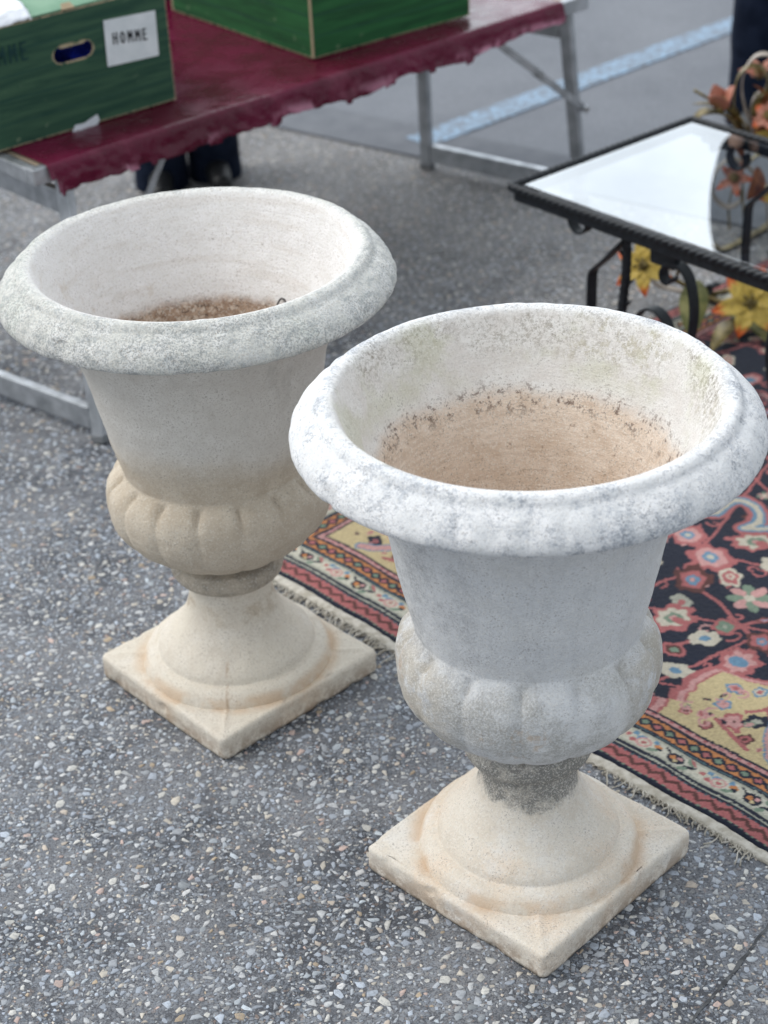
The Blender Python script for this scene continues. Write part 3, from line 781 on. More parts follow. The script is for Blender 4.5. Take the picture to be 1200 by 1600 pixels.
    e = mesh_obj('kilim_end', V, F, kf.m, root); e.matrix_parent_inverse = Matrix.Translation((-O[0], -O[1], 0))
    mb = MB()
    rf = random.Random(5)
    for i in range(560):
        u = -.195 + 1.49 * i / 620 + rf.uniform(-.001, .001)
        dens = .5 + .5 * mn.noise(Vector((u * 5 + 3, 0, 0))) * 2
        w = .019; ln = rf.uniform(.004, .016) + (.022 if rf.random() < .10 else 0) + (.02 if u < .45 and rf.random() < .45 else 0)
        if u > .42 and rf.random() < .6 and not .9 < u < 1.2: continue
        a = rf.uniform(-1.1, 1.1) + .9 * math.sin(u * 14); sh = .004 * math.sin(u * 7 + 1)
        pts = []
        for t in (0, .33, .66, 1.):
            uu_ = u + math.sin(a) * ln * t * .9 + .003 * math.sin(t * 5 + i); v_ = -w + sh - math.cos(a) * ln * t
            p = O + U * uu_ + W * v_; pts.append((p[0], p[1], .0046 * (1 - t) + .0022 + .001 * math.sin(i * 3 + t * 4)))
        mb.tube(pts, rf.uniform(.0009, .0017), 5)
    f = mb.build('fringe', kf.m, root, smooth=True); f.matrix_parent_inverse = Matrix.Translation((-O[0], -O[1], 0))
build_rug()

# ------------------------------------------------------------------ market table, cloth, boxes
D = Vector((.76, .65, 0)).normalized(); Wd = Vector((-.65, .76, 0)).normalized(); ZT = .614
TL = Vector((-.7128, 3.6307, 0)); TLEN = 1.76
def tp(s, w, z): return TL + D * s + Wd * w + Vector((0, 0, z))
ka = Mat('dull_aluminium', .42, .5); ka.set('Metallic', .75)
ka.color(ka.mix(ka.map(ka.noise(24, 5), .3, .7), (.33, .35, .37), (.50, .52, .55))); ka.normal(ka.bump(ka.noise(200, 3), .12, .001)); ka.set('Roughness', ka.map(ka.noise(30, 4), .3, .7, .36, .62))
kdk = Mat('dark_steel', .5, .5); kdk.set('Metallic', .7); kdk.color(kdk.mix(kdk.noise(40), (.16, .17, .18), (.28, .29, .30)))
kw = Mat('table_board', .7, .3); kw.color(kw.mix(kw.noise(12), (.30, .24, .17), (.38, .31, .23)))
tb = thing('folding_table', 'aluminium folding market table under the torn maroon sheet', 'table', TL)
tb_inv = Matrix.Translation(-TL)
def part(mb, name, mat, parent, inv, bevel=0, smooth=False):
    o = mb.build(name, mat, parent, bevel, smooth); o.matrix_parent_inverse = inv; return o
TWD = .86
m = MB(); m.bar(tp(.03, TWD / 2, ZT - .014), tp(TLEN - .03, TWD / 2, ZT - .014), TWD - .04, .022); part(m, 'tabletop', kw.m, tb, tb_inv, .002)
m = MB()
m.bar(tp(0, .0125, ZT - .020), tp(TLEN, .0125, ZT - .020), .025, .038); m.bar(tp(0, TWD - .0125, ZT - .020), tp(TLEN, TWD - .0125, ZT - .020), .025, .038)
m.bar(tp(.0125, .026, ZT - .021), tp(.0125, TWD - .026, ZT - .021), .025, .036); m.bar(tp(TLEN - .0125, .026, ZT - .021), tp(TLEN - .0125, TWD - .026, ZT - .021), .025, .036)
part(m, 'edge_frame', ka.m, tb, tb_inv, .003)
A_, B_ = Vector((.189, 5.1776, 0)), Vector((.6187, 4.8336, 0))
C_ = Vector((-.632, 3.53, 0)); D_ = C_ + (A_ - B_)
ends = ((C_, D_, tp(.085, .022, ZT - .04), tp(.085, .56, ZT - .04)), (B_, A_, tp(TLEN - .035, .055, ZT - .04), tp(TLEN - .10, .565, ZT - .04)))
for F0, G0, F1, G1 in ends:
    for p, q in ((F0, F1), (G0, G1)):
        m = MB(); ax = (G0 - F0).normalized(); m.bar(p, q, .036, .024, up=ax.cross(Vector((0, 0, 1)))); part(m, 'leg', ka.m, tb, tb_inv, .003)
        m = MB(); m.bar(p + Vector((0, 0, .0)), p.lerp(q, .03), .041, .029, up=ax.cross(Vector((0, 0, 1)))); part(m, 'leg_cap', kdk.m, tb, tb_inv, .002)
    for t, hgt in ((.09, .055), (.90, .055)):
        m = MB(); p, q = F0.lerp(F1, t), G0.lerp(G1, t); d_ = (q - p).normalized(); m.bar(p + d_ * .02, q - d_ * .02, .022, hgt); part(m, 'crossbar', ka.m, tb, tb_inv, .003)
# folding braces
for (p, q) in ((ends[1][0].lerp(ends[1][2], .50) + Vector((.03, -.005, 0)), tp(TLEN - .33, .06, ZT - .05)), (ends[0][0].lerp(ends[0][2], .44) + Vector((.02, 0, 0)), tp(.375, .045, ZT - .055))):
    m = MB(); mid_ = p.lerp(q, .5); m.bar(p, mid_ + (q - p) * .03, .006, .020); m.bar(mid_ - (q - p) * .03 + Vector((.006, -.006, 0)), q + Vector((.006, -.006, 0)), .006, .020)
    m.tube([mid_ + Vector((-.004, .012, 0)), mid_ + Vector((.008, -.014, 0))], .009, 12); m.tube([p + Vector((-.004, .012, 0)), p + Vector((.006, -.014, 0))], .010, 12)
    part(m, 'brace', ka.m, tb, tb_inv, .001)
# white sticker on the left crossbar
ks = Mat('paper_sticker', .6); ks.color(ks.mix(ks.map(ks.noise(140, 3), .45, .6), (.55, .57, .58), (.30, .42, .55)))

# cloth
kc = Mat('maroon_plastic_sheet', .34, .32)
cb = kc.mix(kc.map(kc.noise(3.5, 6, .6), .35, .65), (.068, .002, .015), (.120, .005, .032))
cb = kc.mix(kc.mul(kc.map(kc.noise(2.4, 7, .7, kc.scale((1, 3.5, 1))), .58, .70), .22), cb, (.30, .08, .13))
tear = kc.attr('tear'); cb = kc.mix(kc.mul(tear, kc.map(kc.noise(6, 4, .6), .50, .57), .85), cb, (.50, .22, .31))
kc.color(cb); kc.set('Roughness', kc.map(kc.noise(14, 5), .3, .7, .16, .40))
nn = kc.bump(kc.noise(9, 6, .6, dist=.8), .5, .02); kc.normal(kc.bump(kc.noise(70, 4, .6), .2, .002, nn))
def cloth():
    V = []; F = []; Tr = []
    S = np.linspace(.035, 1.655, 520)
    cols = [(w, 0) for w in np.linspace(.865, .012, 56)] + [(.004, -.0005), (-.003, -.0035), (-.0055, -.009)]
    nh = 14; rf = random.Random(3)
    for i, s in enumerate(S):
        for j, (w, dz) in enumerate(cols):
            q = Vector((s * 4, w * 6, 0))
            z = ZT + .0022 + dz + (.0012 * abs(mn.noise(q * 1.5)) + .0016 * max(0, mn.noise(Vector((s * 9, w * 3.5, 4)))))
            V.append(tp(s, w, z)); Tr.append(0)
        tooth = mn.noise(Vector((s * 9, 0, 2))) * .7 + mn.noise(Vector((s * 31, 1, 2))) * .35 + mn.noise(Vector((s * 130, 1, 2))) * .13
        hang = .052 + .013 * tooth + .012 * mn.noise(Vector((s * 5, 7, 0))) + .010 * (1 if mn.noise(Vector((s * 22, 9, 1))) > .18 else 0)
        hang *= 1.0 if s < 1.2 else 1.0 - .25 * (s - 1.2) / .4
        hang = max(hang, .014) if s > .05 else .02
        for k in range(1, nh + 1):
            t = k / nh
            out = -.0065 - .004 * t - (.007 * t * (.6 + mn.noise(Vector((s * 13, t * 2, 5))) + .5 * mn.noise(Vector((s * 45, t * 3, 5)))))
            V.append(tp(s, out, ZT - .009 - hang * t)); Tr.append(max(0, (t - .45) / .55) * (1 if s < 1.15 else 1.25))
    L = len(cols) + nh
    for i in range(len(S) - 1):
        for j in range(L - 1): a = i * L + j; F.append((a, a + 1, a + L + 1, a + L))
    o = mesh_obj('plastic_tablecloth', V, F, kc.m, attrs={'tear': np.array(Tr)})
    sm = o.modifiers.new('solid', 'SOLIDIFY'); sm.thickness = .0007
    tag(o, 'maroon plastic sheet with torn hem over the folding table', 'tablecloth')
cloth()

# cardboard boxes printed with green planks
def mat_box(dark):
    k = Mat('green_printed_cardboard', .62, .3)
    x, y, z = k.sep()
    pl = k.mul(z, 1 / .052); fr = k.math('FRACT', pl); idx = k.math('FLOOR', pl)
    gv = k.comb(k.math('ADD', k.mul(x, 3.), k.mul(idx, 7.3)), k.mul(y, 3.), k.mul(z, 46.))
    g = k.noise(1.6, 6, .62, gv, .6)
    a, b = ((.012, .052, .034), (.040, .098, .055)) if not dark else ((.006, .055, .018), (.018, .115, .034))
    c = k.mix(k.map(g, .32, .68), a, b)
    c = k.mix(k.mul(k.map(k.math('ABSOLUTE', k.math('SUBTRACT', fr, .5)), .44, .5), .75), c, (.008, .05, .04))
    c = k.mix(k.mul(k.map(k.noise(21, 6, .7), .62, .72), .5), c, (.25, .32, .20))
    edge = k.attr('edge')
    c = k.mix(k.mul(k.map(edge, .35, 1.), k.map(k.noise(45, 5, .7), .38, .5)), c, (.42, .34, .22))
    k.color(c); k.normal(k.bump(k.noise(12, 3), .2, .004)); return k.m
kcard = Mat('raw_cardboard', .85, .1); kcard.color(kcard.mix(kcard.noise(50), (.36, .28, .18), (.46, .37, .25)))
DB = Vector((.7713, .6365, 0)); WB = Vector((-.6365, .7713, 0))
def panel(mat, parent, name, o, ax, up, n, L, H, T, hole=None, nx=90, nz=46, warp=.0):
    """upright panel: origin o, along ax (L) and up (H), thickness T behind normal n; hole=(x,z,hw,hh) stadium"""
    V = []; E = []; F = []; ids = {}
    def sd_hole(x, z):
        hx, hz, hw, hh = hole; dx = max(abs(x - hx) - (hw - hh), 0); return math.hypot(dx, z - hz) - hh
    for i in range(nx + 1):
        for j in range(nz + 1):
            x, z = L * i / nx, H * j / nz
            if hole:
                s_ = sd_hole(x, z)
                if abs(s_) < L / nx * 1.0:     # snap to the outline
                    hx, hz, hw, hh = hole; cx_ = min(max(x, hx - (hw - hh)), hx + (hw - hh)); dv_ = Vector((x - cx_, z - hz))
                    if dv_.length > 1e-6: dv_ = dv_.normalized() * hh; x, z = cx_ + dv_.x, hz + dv_.y
            b = warp * mn.noise(Vector((x * 5, z * 7, L)))
            V.append(o + ax * x + up * z + n * b)
            de = min(x, L - x, z, H - z); 
            if hole: de = min(de, max(0, sd_hole(x, z)))
            E.append(max(0, 1 - de / .005))
    for i in range(nx):
        for j in range(nz):
            xc, zc = L * (i + .5) / nx, H * (j + .5) / nz
            if hole and sd_hole(xc, zc) < -.0002: continue
            a = i * (nz + 1) + j; F.append((a, a + nz + 1, a + nz + 2, a + 1))
    ob = mesh_obj(name, V, F, mat, parent, smooth=False, attrs={'edge': np.array(E)})
    sm = ob.modifiers.new('solid', 'SOLIDIFY'); sm.thickness = T; sm.offset = -1
    return ob
def box(label, ang_d, loc, L, Wx, H, mat, hole):
    root = thing('cardboard_box', label, 'box', loc, ang_d, 'green cardboard boxes on the market table')
    X, Y, Z = Vector((1, 0, 0)), Vector((0, 1, 0)), Vector((0, 0, 1)); T = .004
    panel(mat, root, 'front_panel', Vector((0, 0, 0)), X, Z, -Y, L, H, T, hole, warp=.0015)
    panel(mat, root, 'back_panel', Vector((L, Wx, 0)), -X, Z, Y, L, H, T, (L - hole[0], hole[1], hole[2], hole[3]) if hole else None, warp=.0015)
    panel(mat, root, 'side_panel', Vector((0, Wx - T, 0)), -Y, Z, -X, Wx - 2 * T, H, T, warp=.001)
    panel(mat, root, 'side_panel', Vector((L, T, 0)), Y, Z, X, Wx - 2 * T, H, T, warp=.001)
    m = MB(); m.bar((T, Wx / 2, .003), (L - T, Wx / 2, .003), Wx - 2 * T, .004); m.build('base_panel', kcard.m, root)
    return root
angB = math.atan2(DB.y, DB.x)
zc = .6205
LB = .50; FBR = Vector((-.4348, 4.044, zc))
b1 = box('green plank-print cardboard box with white paper label reading HOMME', angB, FBR - DB * LB, LB, .36, .262, mat_box(False), (LB - .2555, .171, .051, .0175))
BC = Vector((-.1144, 4.3026, zc))
b2 = box('green plank-print cardboard box at the middle of the table', math.atan2(.605, .796), BC, .51, .64, .262, mat_box(True), (.255, .171, .051, .0175))
# brown taped corner edge of the second box
m = MB(); m.bar((-.0012, -.0012, .002), (-.0012, -.0012, .26), .0055, .0055, up=(0, 1, 0)); m.build('corner_edge', kcard.m, b2, .002)
# lid flaps of box 1
kfl = Mat('faded_green_flap', .7, .2); kfl.color(kfl.mix(kfl.map(kfl.noise(8, 5), .3, .7), (.13, .26, .17), (.22, .36, .25)))
V = []; F = []
def slab(P, t, name, mat, parent):
    n = (Vector(P[1]) - Vector(P[0])).cross(Vector(P[2]) - Vector(P[0])).normalized() * t
    V = [Vector(p) for p in P] + [Vector(p) - n for p in P]; k = len(P)
    F = [tuple(range(k)), tuple(range(2 * k - 1, k - 1, -1))] + [(i, i + k, (i + 1) % k + k, (i + 1) % k) for i in range(k)]
    o = mesh_obj(name, V, F, mat, parent, smooth=False); bm = bmesh.new(); bm.from_mesh(o.data); bmesh.ops.recalc_face_normals(bm, faces=bm.faces); bm.to_mesh(o.data); bm.free(); return o
slab([(.155, .004, .268), (.496, .004, .266), (.496, .175, .275), (.42, .180, .278), (.20, .178, .276)], .004, 'flap', kfl.m, b1)
slab([(.02, .356, .268), (.48, .356, .268), (.46, .190, .274), (.04, .190, .274)], .004, 'flap', kfl.m, b1)
slab([(.228, -.0035, .2675), (.262, -.0035, .267), (.258, .010, .277), (.236, .010, .277)], .003, 'torn_tape', kcard.m, b1)
# label card and handwriting
klb = Mat('white_label_paper', .65, .2); klb.color(klb.mix(klb.map(klb.noise(20, 4), .3, .7), (.60, .64, .66), (.70, .73, .75)))
lab = slab([(LB - .1745, -.0035, .1185), (LB - .0355, -.0035, .1125), (LB - .0325, -.0035, .2150), (LB - .1710, -.0035, .2220)], .001, 'label', klb.m, b1)
kink = Mat('black_marker', .6, .3); kink.color((.018, .02, .025)); kink2 = Mat('faded_marker', .7, .2); kink2.color((.012, .045, .045))
LET = {'H': [[(0, 0), (.03, 1)], [(.62, 0), (.6, 1.02)], [(0, .5), (.62, .56)]], 'O': [[(.33 + .31 * math.cos(a), .5 + .48 * math.sin(a)) for a in np.linspace(1.7, 8.1, 16)]],
       'M': [[(0, 0), (.05, 1), (.34, .42), (.64, 1.0), (.68, 0)]], 'E': [[(.55, 1), (0, .98), (.02, 0), (.58, .02)], [(.02, .52), (.48, .54)]]}
def write(word, x0, z0, h, adv, w, tilt, y, mat, parent, name, wl=1.0):
    mb = MB()
    for i, ch in enumerate(word):
        for st in LET[ch]:
            pts = [(x0 + i * adv + px * adv * .78 * wl, y, z0 + i * adv * tilt + pz * h + px * adv * tilt) for px, pz in st]
            for a, b in zip(pts[:-1], pts[1:]):
                a, b = Vector(a), Vector(b); d = (b - a).normalized() * w * .4
                mb.bar(a - d, b + d, .0004 + .00005 * len(mb.V) % .0002, w, up=(0, 0, 1) if abs(d.x) > abs(d.z) else (1, 0, 0))
    mb.build(name, mat, parent)
write('HOMME', LB - .1520, .166, .0235, .0198, .0034, -.105, -.0049, kink.m, lab, 'lettering')
write('HOMME', LB - .520 + .020, .186, .036, .0290, .0042, -.02, -.0022, kink2.m, b1, 'lettering')
# torn white paper stuck at the bottom edge
kp = Mat('torn_white_paper', .7, .2); kp.color(kp.mix(kp.noise(60), (.50, .54, .58), (.72, .75, .78)))
V = []; F = []; rp = random.Random(2); outl = []
base = [(.212, -.008), (.222, .006), (.245, .006), (.262, .012), (.282, .016), (.286, .002), (.279, -.007), (.252, -.009), (.235, -.0135), (.222, -.0115)]
for x, z in base: outl.append((x, z))
n = len(outl); V = [(.25, -.007, .002)] + [(x, -.0045 + .002 * rp.uniform(-1, 1), z + .004) for x, z in outl]
F = [(0, 1 + i, 1 + (i + 1) % n) for i in range(n)]
o = mesh_obj('paper_scrap', V, F, kp.m, b1, smooth=False); s_ = o.modifiers.new('s', 'SOLIDIFY'); s_.thickness = .0006
# contents: blue garment inside box 1, white cloth heaped on top
def lump(name, cx_, cy_, cz_, rx, ry, rz, mat, parent, seed, fold=.25, n=64):
    V = []; F = []; m_ = 40
    for i in range(m_ + 1):
        ph = math.pi * i / m_
        for j in range(n):
            th = 2 * math.pi * j / n; p = Vector((math.sin(ph) * math.cos(th), math.sin(ph) * math.sin(th), math.cos(ph)))
            q = p * 1.6 + Vector((seed, 0, 0)); a = 1 + fold * (abs(mn.noise(q * 1.3)) * 1.4 + .5 * abs(mn.noise(q * 3.1)) - .4) + .04 * mn.noise(q * 9)
            e = .62; f = lambda v: math.copysign(abs(v) ** e, v)
            V.append((cx_ + f(p.x) * rx * a, cy_ + f(p.y) * ry * a, cz_ + f(p.z) * rz * a))
    for i in range(m_):
        for j in range(n): a, b = i * n + j, i * n + (j + 1) % n; F.append((a, b, b + n, a + n))
    return mesh_obj(name, V, F, mat, parent)
kbl = Mat('blue_fabric', .8, .2); kbl.color((.012, .03, .42)); kwh = Mat('white_fabric', .9, .2); kwh.color(kwh.mix(kwh.noise(9), (.74, .78, .84), (.84, .86, .90))); kwh.normal(kwh.bump(kwh.noise(8, 5, .6, dist=1.2), .7, .02))
Mi1 = b1.matrix_basis
g = lump('folded_garment', .340, .17, .085, .080, .145, .075, kbl.m, None, 3, .18); g.matrix_world = Matrix.Translation(b1.location) @ Matrix.Rotation(angB, 4, 'Z')
tag(g, 'blue garment inside the labelled box, seen through its handle hole', 'clothing')
# white sheet laid over the left part of the box
def sheet_cloth():
    V = []; F = []; n1, n2 = 70, 60
    for i in range(n1 + 1):
        for j in range(n2 + 1):
            a, b = i / n1, j / n2
            edge = .155 + .10 * b + .010 * mn.noise(Vector((b * 6, 2, 0)))
            x = -.06 + (edge + .06) * a; y = .0005 + .34 * b
            z = .2795 + .012 * (abs(mn.noise(Vector((x * 11, y * 9, 1)))) + .5 * abs(mn.noise(Vector((x * 30, y * 22, 3))))) + .018 * b * (1 - a) - .004 * (1 if a > .98 else 0) - .017 * max(0, 1 - b / .07)
            if x < 0: z -= x * x * 6
            V.append((x, y, z))
    for i in range(n1):
        for j in range(n2): k_ = i * (n2 + 1) + j; F.append((k_, k_ + n2 + 1, k_ + n2 + 2, k_ + 1))
    o = mesh_obj('folded_cloth', V, F, kwh.m); s_ = o.modifiers.new('s', 'SOLIDIFY'); s_.thickness = .003; s_.offset = -1
    o.matrix_world = Matrix.Translation(b1.location) @ Matrix.Rotation(angB, 4, 'Z')
    tag(o, 'white cloth spread on top of the labelled box', 'cloth')
sheet_cloth()
g2 = lump('garment_heap', .255, .25, .185, .235, .22, .085, kwh.m, None, 8, .3); g2.matrix_world = Matrix.Translation(b2.location) @ Matrix.Rotation(math.atan2(.605, .796), 4, 'Z')
tag(g2, 'pale garments heaped inside the green box at the middle of the table', 'clothing')

# ------------------------------------------------------------------ wrought iron glass table
GT = Vector((.3305, 3.8197, 0)); EX = Vector((.62845, -.77785, 0)); EY = Vector((.7785, .6277, 0)); LX, LY, ZG = 1.25, .612, .45
kir = Mat('black_wrought_iron', .45, .35); kir.color(kir.mix(kir.map(kir.noise(70, 4), .4, .6), (.005, .007, .010), (.012, .015, .020))); kir.normal(kir.bump(kir.noise(160, 3), .25, .001))
gt = thing('coffee_table', 'black wrought iron coffee table with twisted rope edge and glass top', 'table', GT)
gi = Matrix.Translation(-GT)
def gp(a, b, z): return GT + EX * a + EY * b + Vector((0, 0, z))
# rope edge: twisted square section
def rope(p, q, name='rope_edge'):
    p, q = Vector(p), Vector(q); L_ = (q - p).length; n = int(L_ / .0022)
    mb = MB(); pts = [p.lerp(q, i / n) for i in range(n + 1)]
    mb.tube(pts, .0075, 18, rf=lambda t, a: .0066 + .0036 * abs(math.cos(1.5 * (a + t * L_ / .019 * 2.1))))
    part(mb, name, kir.m, gt, gi, smooth=True)
zr = ZG - .002
rope(gp(-.003, -.003, zr), gp(LX, -.003, zr)); rope(gp(-.003, LY + .003, zr), gp(LX, LY + .003, zr)); rope(gp(-.003, -.003, zr), gp(-.003, LY + .003, zr)); rope(gp(LX, 0, zr), gp(LX, LY, zr))
m = MB()
for a, b, c_, d_ in ((0, .011, LX, .011), (0, LY - .011, LX, LY - .011)): m.bar(gp(a, b, ZG - .010), gp(c_, d_, ZG - .010), .024, .012)
for a, b, c_, d_ in ((.011, .024, .011, LY - .024), (LX - .011, .024, LX - .011, LY - .024)): m.bar(gp(a, b, ZG - .010), gp(c_, d_, ZG - .010), .024, .0115)
for a, b, c_, d_ in ((.004, .004, LX - .004, .004), (.004, LY - .004, LX - .004, LY - .004)): m.bar(gp(a, b, ZG - .025), gp(c_, d_, ZG - .025), .006, .020)
for a, b, c_, d_ in ((.004, .008, .004, LY - .008), (LX - .004, .008, LX - .004, LY - .008)): m.bar(gp(a, b, ZG - .025), gp(c_, d_, ZG - .025), .006, .0195)
part(m, 'top_frame', kir.m, gt, gi, .002)
# glass
kg = Mat('table_glass', .02); kg.t.nodes.clear(); out = kg.new('ShaderNodeOutputMaterial')
gls = kg.new('ShaderNodeBsdfGlossy'); gls.inputs['Roughness'].default_value = .012; gls.inputs['Color'].default_value = (.95, .98, 1, 1)
kg.tc = kg.new('ShaderNodeTexCoord'); kg.obj = kg.tc.outputs['Object']
trn = kg.new('ShaderNodeBsdfTransparent'); trn.inputs[0].default_value = (.96, .98, .98, 1)
mxs = kg.new('ShaderNodeMixShader'); fr_ = kg.new('ShaderNodeFresnel'); fr_.inputs[0].default_value = 1.62
geo = kg.new('ShaderNodeNewGeometry'); kg.put(mxs.inputs[0], kg.mul(kg.map(fr_.outputs[0], 0, 1, .20, 1., False), kg.math('SUBTRACT', 1., geo.outputs['Backfacing']))); kg.put(mxs.inputs[1], trn.outputs[0]); kg.put(mxs.inputs[2], gls.outputs[0]); kg.put(out.inputs[0], mxs.outputs[0])
m = MB(); m.bar(gp(.020, LY / 2, ZG - .0005), gp(LX - .020, LY / 2, ZG - .0005), LY - .040, .006); part(m, 'glass_top', kg.m, gt, gi, .001)
def arc(c, r, a0, a1, n=24, f=1.0): return [(c[0] + r * (1 + (f - 1) * i / n) * math.cos(a0 + (a1 - a0) * i / n), c[1] + r * (1 + (f - 1) * i / n) * math.sin(a0 + (a1 - a0) * i / n)) for i in range(n + 1)]
def on(side, a, z):                      # point in the plane of a long side
    return gp(a, .035 if side == 0 else LY - .035, z)
for side in (0, 1):
    sgn = 1 if side == 0 else -1
    for mir in (0, 1):
        X_ = (lambda a: a) if mir == 0 else (lambda a: LX - a)
        wd = EY
        # bent outer leg strap
        m = MB(); pts = [(.335, .425), (.325, .405), (.295, .372), (.262, .335), (.238, .312), (.227, .300), (.222, .285), (.221, .25), (.221, .17), (.224, .10), (.215, .055), (.19, .025), (.155, .012), (.125, .020), (.112, .040), (.122, .058), (.14, .056)]
        m.strap([on(side, X_(a), z) for a, z in spline(pts, 4)], .030, .006, wd); part(m, 'leg', kir.m, gt, gi, .001)
        # twisted upright post with thorns
        m = MB(); P_ = [on(side, X_(.318 + .003 * math.sin(t * 9)), .43 - .42 * t) + EY * (.0 + .004 * math.sin(t * 7)) for t in np.linspace(0, 1, 90)]
        m.tube(P_, .009, 10, rf=lambda t, a: .0085 + .0035 * abs(math.cos(1.5 * (a + t * 50))))
        for t in (.18, .33, .45, .6, .74):
            p = P_[int(t * 89)]; m.tube([p, p + EX * .018 * (1 if int(t * 100) % 2 else -1) + Vector((0, 0, .010)), p + EX * .028 * (1 if int(t * 100) % 2 else -1) + Vector((0, 0, .022))], .004, 6, rf=lambda t, a: .0065 * (1.05 - t))
        part(m, 'post', kir.m, gt, gi, smooth=True)
        # small C scroll under the rim
        m = MB(); c_ = arc((.185, .405), .030, 2.6, 7.0, 26, .72)
        m.strap([on(side, X_(a), z) for a, z in c_], .026, .005, wd)
        m.tube([on(side, X_(.11), .415) - EY * .012, on(side, X_(.11), .415) + EY * .012], .011, 12)
        m.strap([on(side, X_(a), z) for a, z in [(.075, .428), (.12, .424), (.16, .424)]], .024, .008, wd)
        part(m, 'scroll', kir.m, gt, gi, .001)
        # big S scroll
        m = MB(); pts = [(.462, .352), (.452, .338), (.436, .342), (.432, .362), (.448, .382), (.478, .386), (.505, .362), (.520, .31), (.520, .25), (.505, .19), (.478, .13), (.44, .09), (.39, .07), (.35, .085), (.335, .12), (.35, .15), (.375, .15)]
        m.strap([on(side, X_(a), z) for a, z in spline(pts, 5)], .028, .006, wd); part(m, 'scroll', kir.m, gt, gi, .001)
        m = MB(); pts = [(.325, .13), (.340, .19), (.365, .235), (.40, .262), (.435, .255), (.458, .225), (.462, .18), (.450, .12)]
        m.strap([on(side, X_(a), z) for a, z in spline(pts, 5)], .028, .006, wd); part(m, 'scroll', kir.m, gt, gi, .001)
    m = MB(); m.bar(on(side, .40, .398), on(side, .47, .398), .022, .05); part(m, 'bracket', kir.m, gt, gi, .003)

# ------------------------------------------------------------------ painted metal flower stands
kpt = Mat('painted_petal', .5, .4); kpt.color(kpt.mix(kpt.map(kpt.noise(120, 4), .45, .65, 0, .35), kpt.attr('col', 'Color'), (.16, .10, .04)))
kol = Mat('olive_gilt_metal', .45, .5); kol.set('Metallic', .3); kol.color(kol.mix(kol.map(kol.noise(40, 4), .35, .65), (.10, .075, .02), (.24, .18, .06)))
kbe = Mat('beige_strap_metal', .5, .4); kbe.color(kbe.mix(kbe.map(kbe.noise(30, 4), .35, .65), (.26, .22, .18), (.40, .35, .30)))
klf = Mat('dull_green_leaf_metal', .55, .4); klf.color(klf.mix(klf.map(klf.noise(30, 4), .35, .65), (.10, .11, .03), (.20, .19, .06)))
def petal(L_, Wp, curl, lift, cols, n=16, m_=8):
    V = []; C_ = []; F = []
    for i in range(n + 1):
        t = i / n; w = Wp * (math.sin(math.pi * min(1, t ** .75 * .98 + .03)) ** .8) * .5
        a = lift + curl * t
        if i == 0: x, z = 0, 0
        else: x += L_ / n * math.cos(a); z += L_ / n * math.sin(a)
        for j in range(m_ + 1):
            s = j / m_ * 2 - 1; V.append((x, s * w, z + .25 * w * abs(s) ** 1.5 + .0015 * math.sin(t * 20 + s * 4)))
            f = min(1, max(0, (t - .62 - .08 * math.sin(s * 7)) / .16)); f0 = min(1, max(0, (.14 - t) / .1))
            C_.append([cols[0][k] * (1 - f) * (1 - f0) + cols[1][k] * f + cols[2][k] * f0 for k in range(3)])
    for i in range(n):
        for j in range(m_): a = i * (m_ + 1) + j; F.append((a, a + 1, a + m_ + 2, a + m_ + 1))
    return V, C_, F
YEL, ORR, DKC, SAL = (.56, .40, .08), (.60, .10, .015), (.10, .08, .02), (.42, .17, .12)
def lily(parent, inv, P, facing, size, base=YEL, tip=ORR, n=6, rot=0., lift=.35, curl=-1.0, wd=.50):
    P = Vector(P); fz = Vector(facing).normalized(); q = fz.to_track_quat('Z', 'Y').to_matrix()
    for k in range(n):
        V, C_, F = petal(size * (.95 + .1 * (k % 2)), size * wd, curl, lift, (base, tip, DKC))
        a = rot + 2 * math.pi * k / n; rz = Matrix.Rotation(a, 3, 'Z')
        V = [P + q @ (rz @ (Vector(v) + Vector((.006, 0, 0)))) for v in V]
        o = mesh_obj('petal', V, F, kpt.m, parent, attrs={'col': np.array(C_)}); o.matrix_parent_inverse = inv
        s_ = o.modifiers.new('s', 'SOLIDIFY'); s_.thickness = .0012
    m = MB()
    m.tube([P - fz * .004, P + fz * .010], .012, 10)
    for k in range(5):
        a = 1.2 * k; d = q @ Vector((math.cos(a) * .4, math.sin(a) * .4, 1)); m.tube([P, P + d * size * .42], .0016, 6); m.tube([P + d * size * .42, P + d * size * .48], .004, 6)
    part(m, 'stamen', kol.m, parent, inv, smooth=True)
def leafm(parent, inv, P0, P1, w, mat, bend=.02, side=(0, 0, 1)):
    P0, P1 = Vector(P0), Vector(P1); d = P1 - P0; L_ = d.length; d.normalize(); x = d.cross(Vector(side)).normalized(); u = x.cross(d)
    V = []; F = []; n = 14
    for i in range(n + 1):
        t = i / n; ww = w * math.sin(math.pi * (t * .94 + .05)) ** .8 / 2; c = P0 + d * L_ * t + u * bend * math.sin(math.pi * t)
        V += [c - x * ww + u * ww * .3, c, c + x * ww + u * ww * .3]
        if i: a = 3 * (i - 1); F += [(a, a + 1, a + 4, a + 3), (a + 1, a + 2, a + 5, a + 4)]
    o = mesh_obj('leaf', V, F, mat, parent); o.matrix_parent_inverse = inv; s_ = o.modifiers.new('s', 'SOLIDIFY'); s_.thickness = .0014
CAMD = Vector((-.25, -.83, .5))
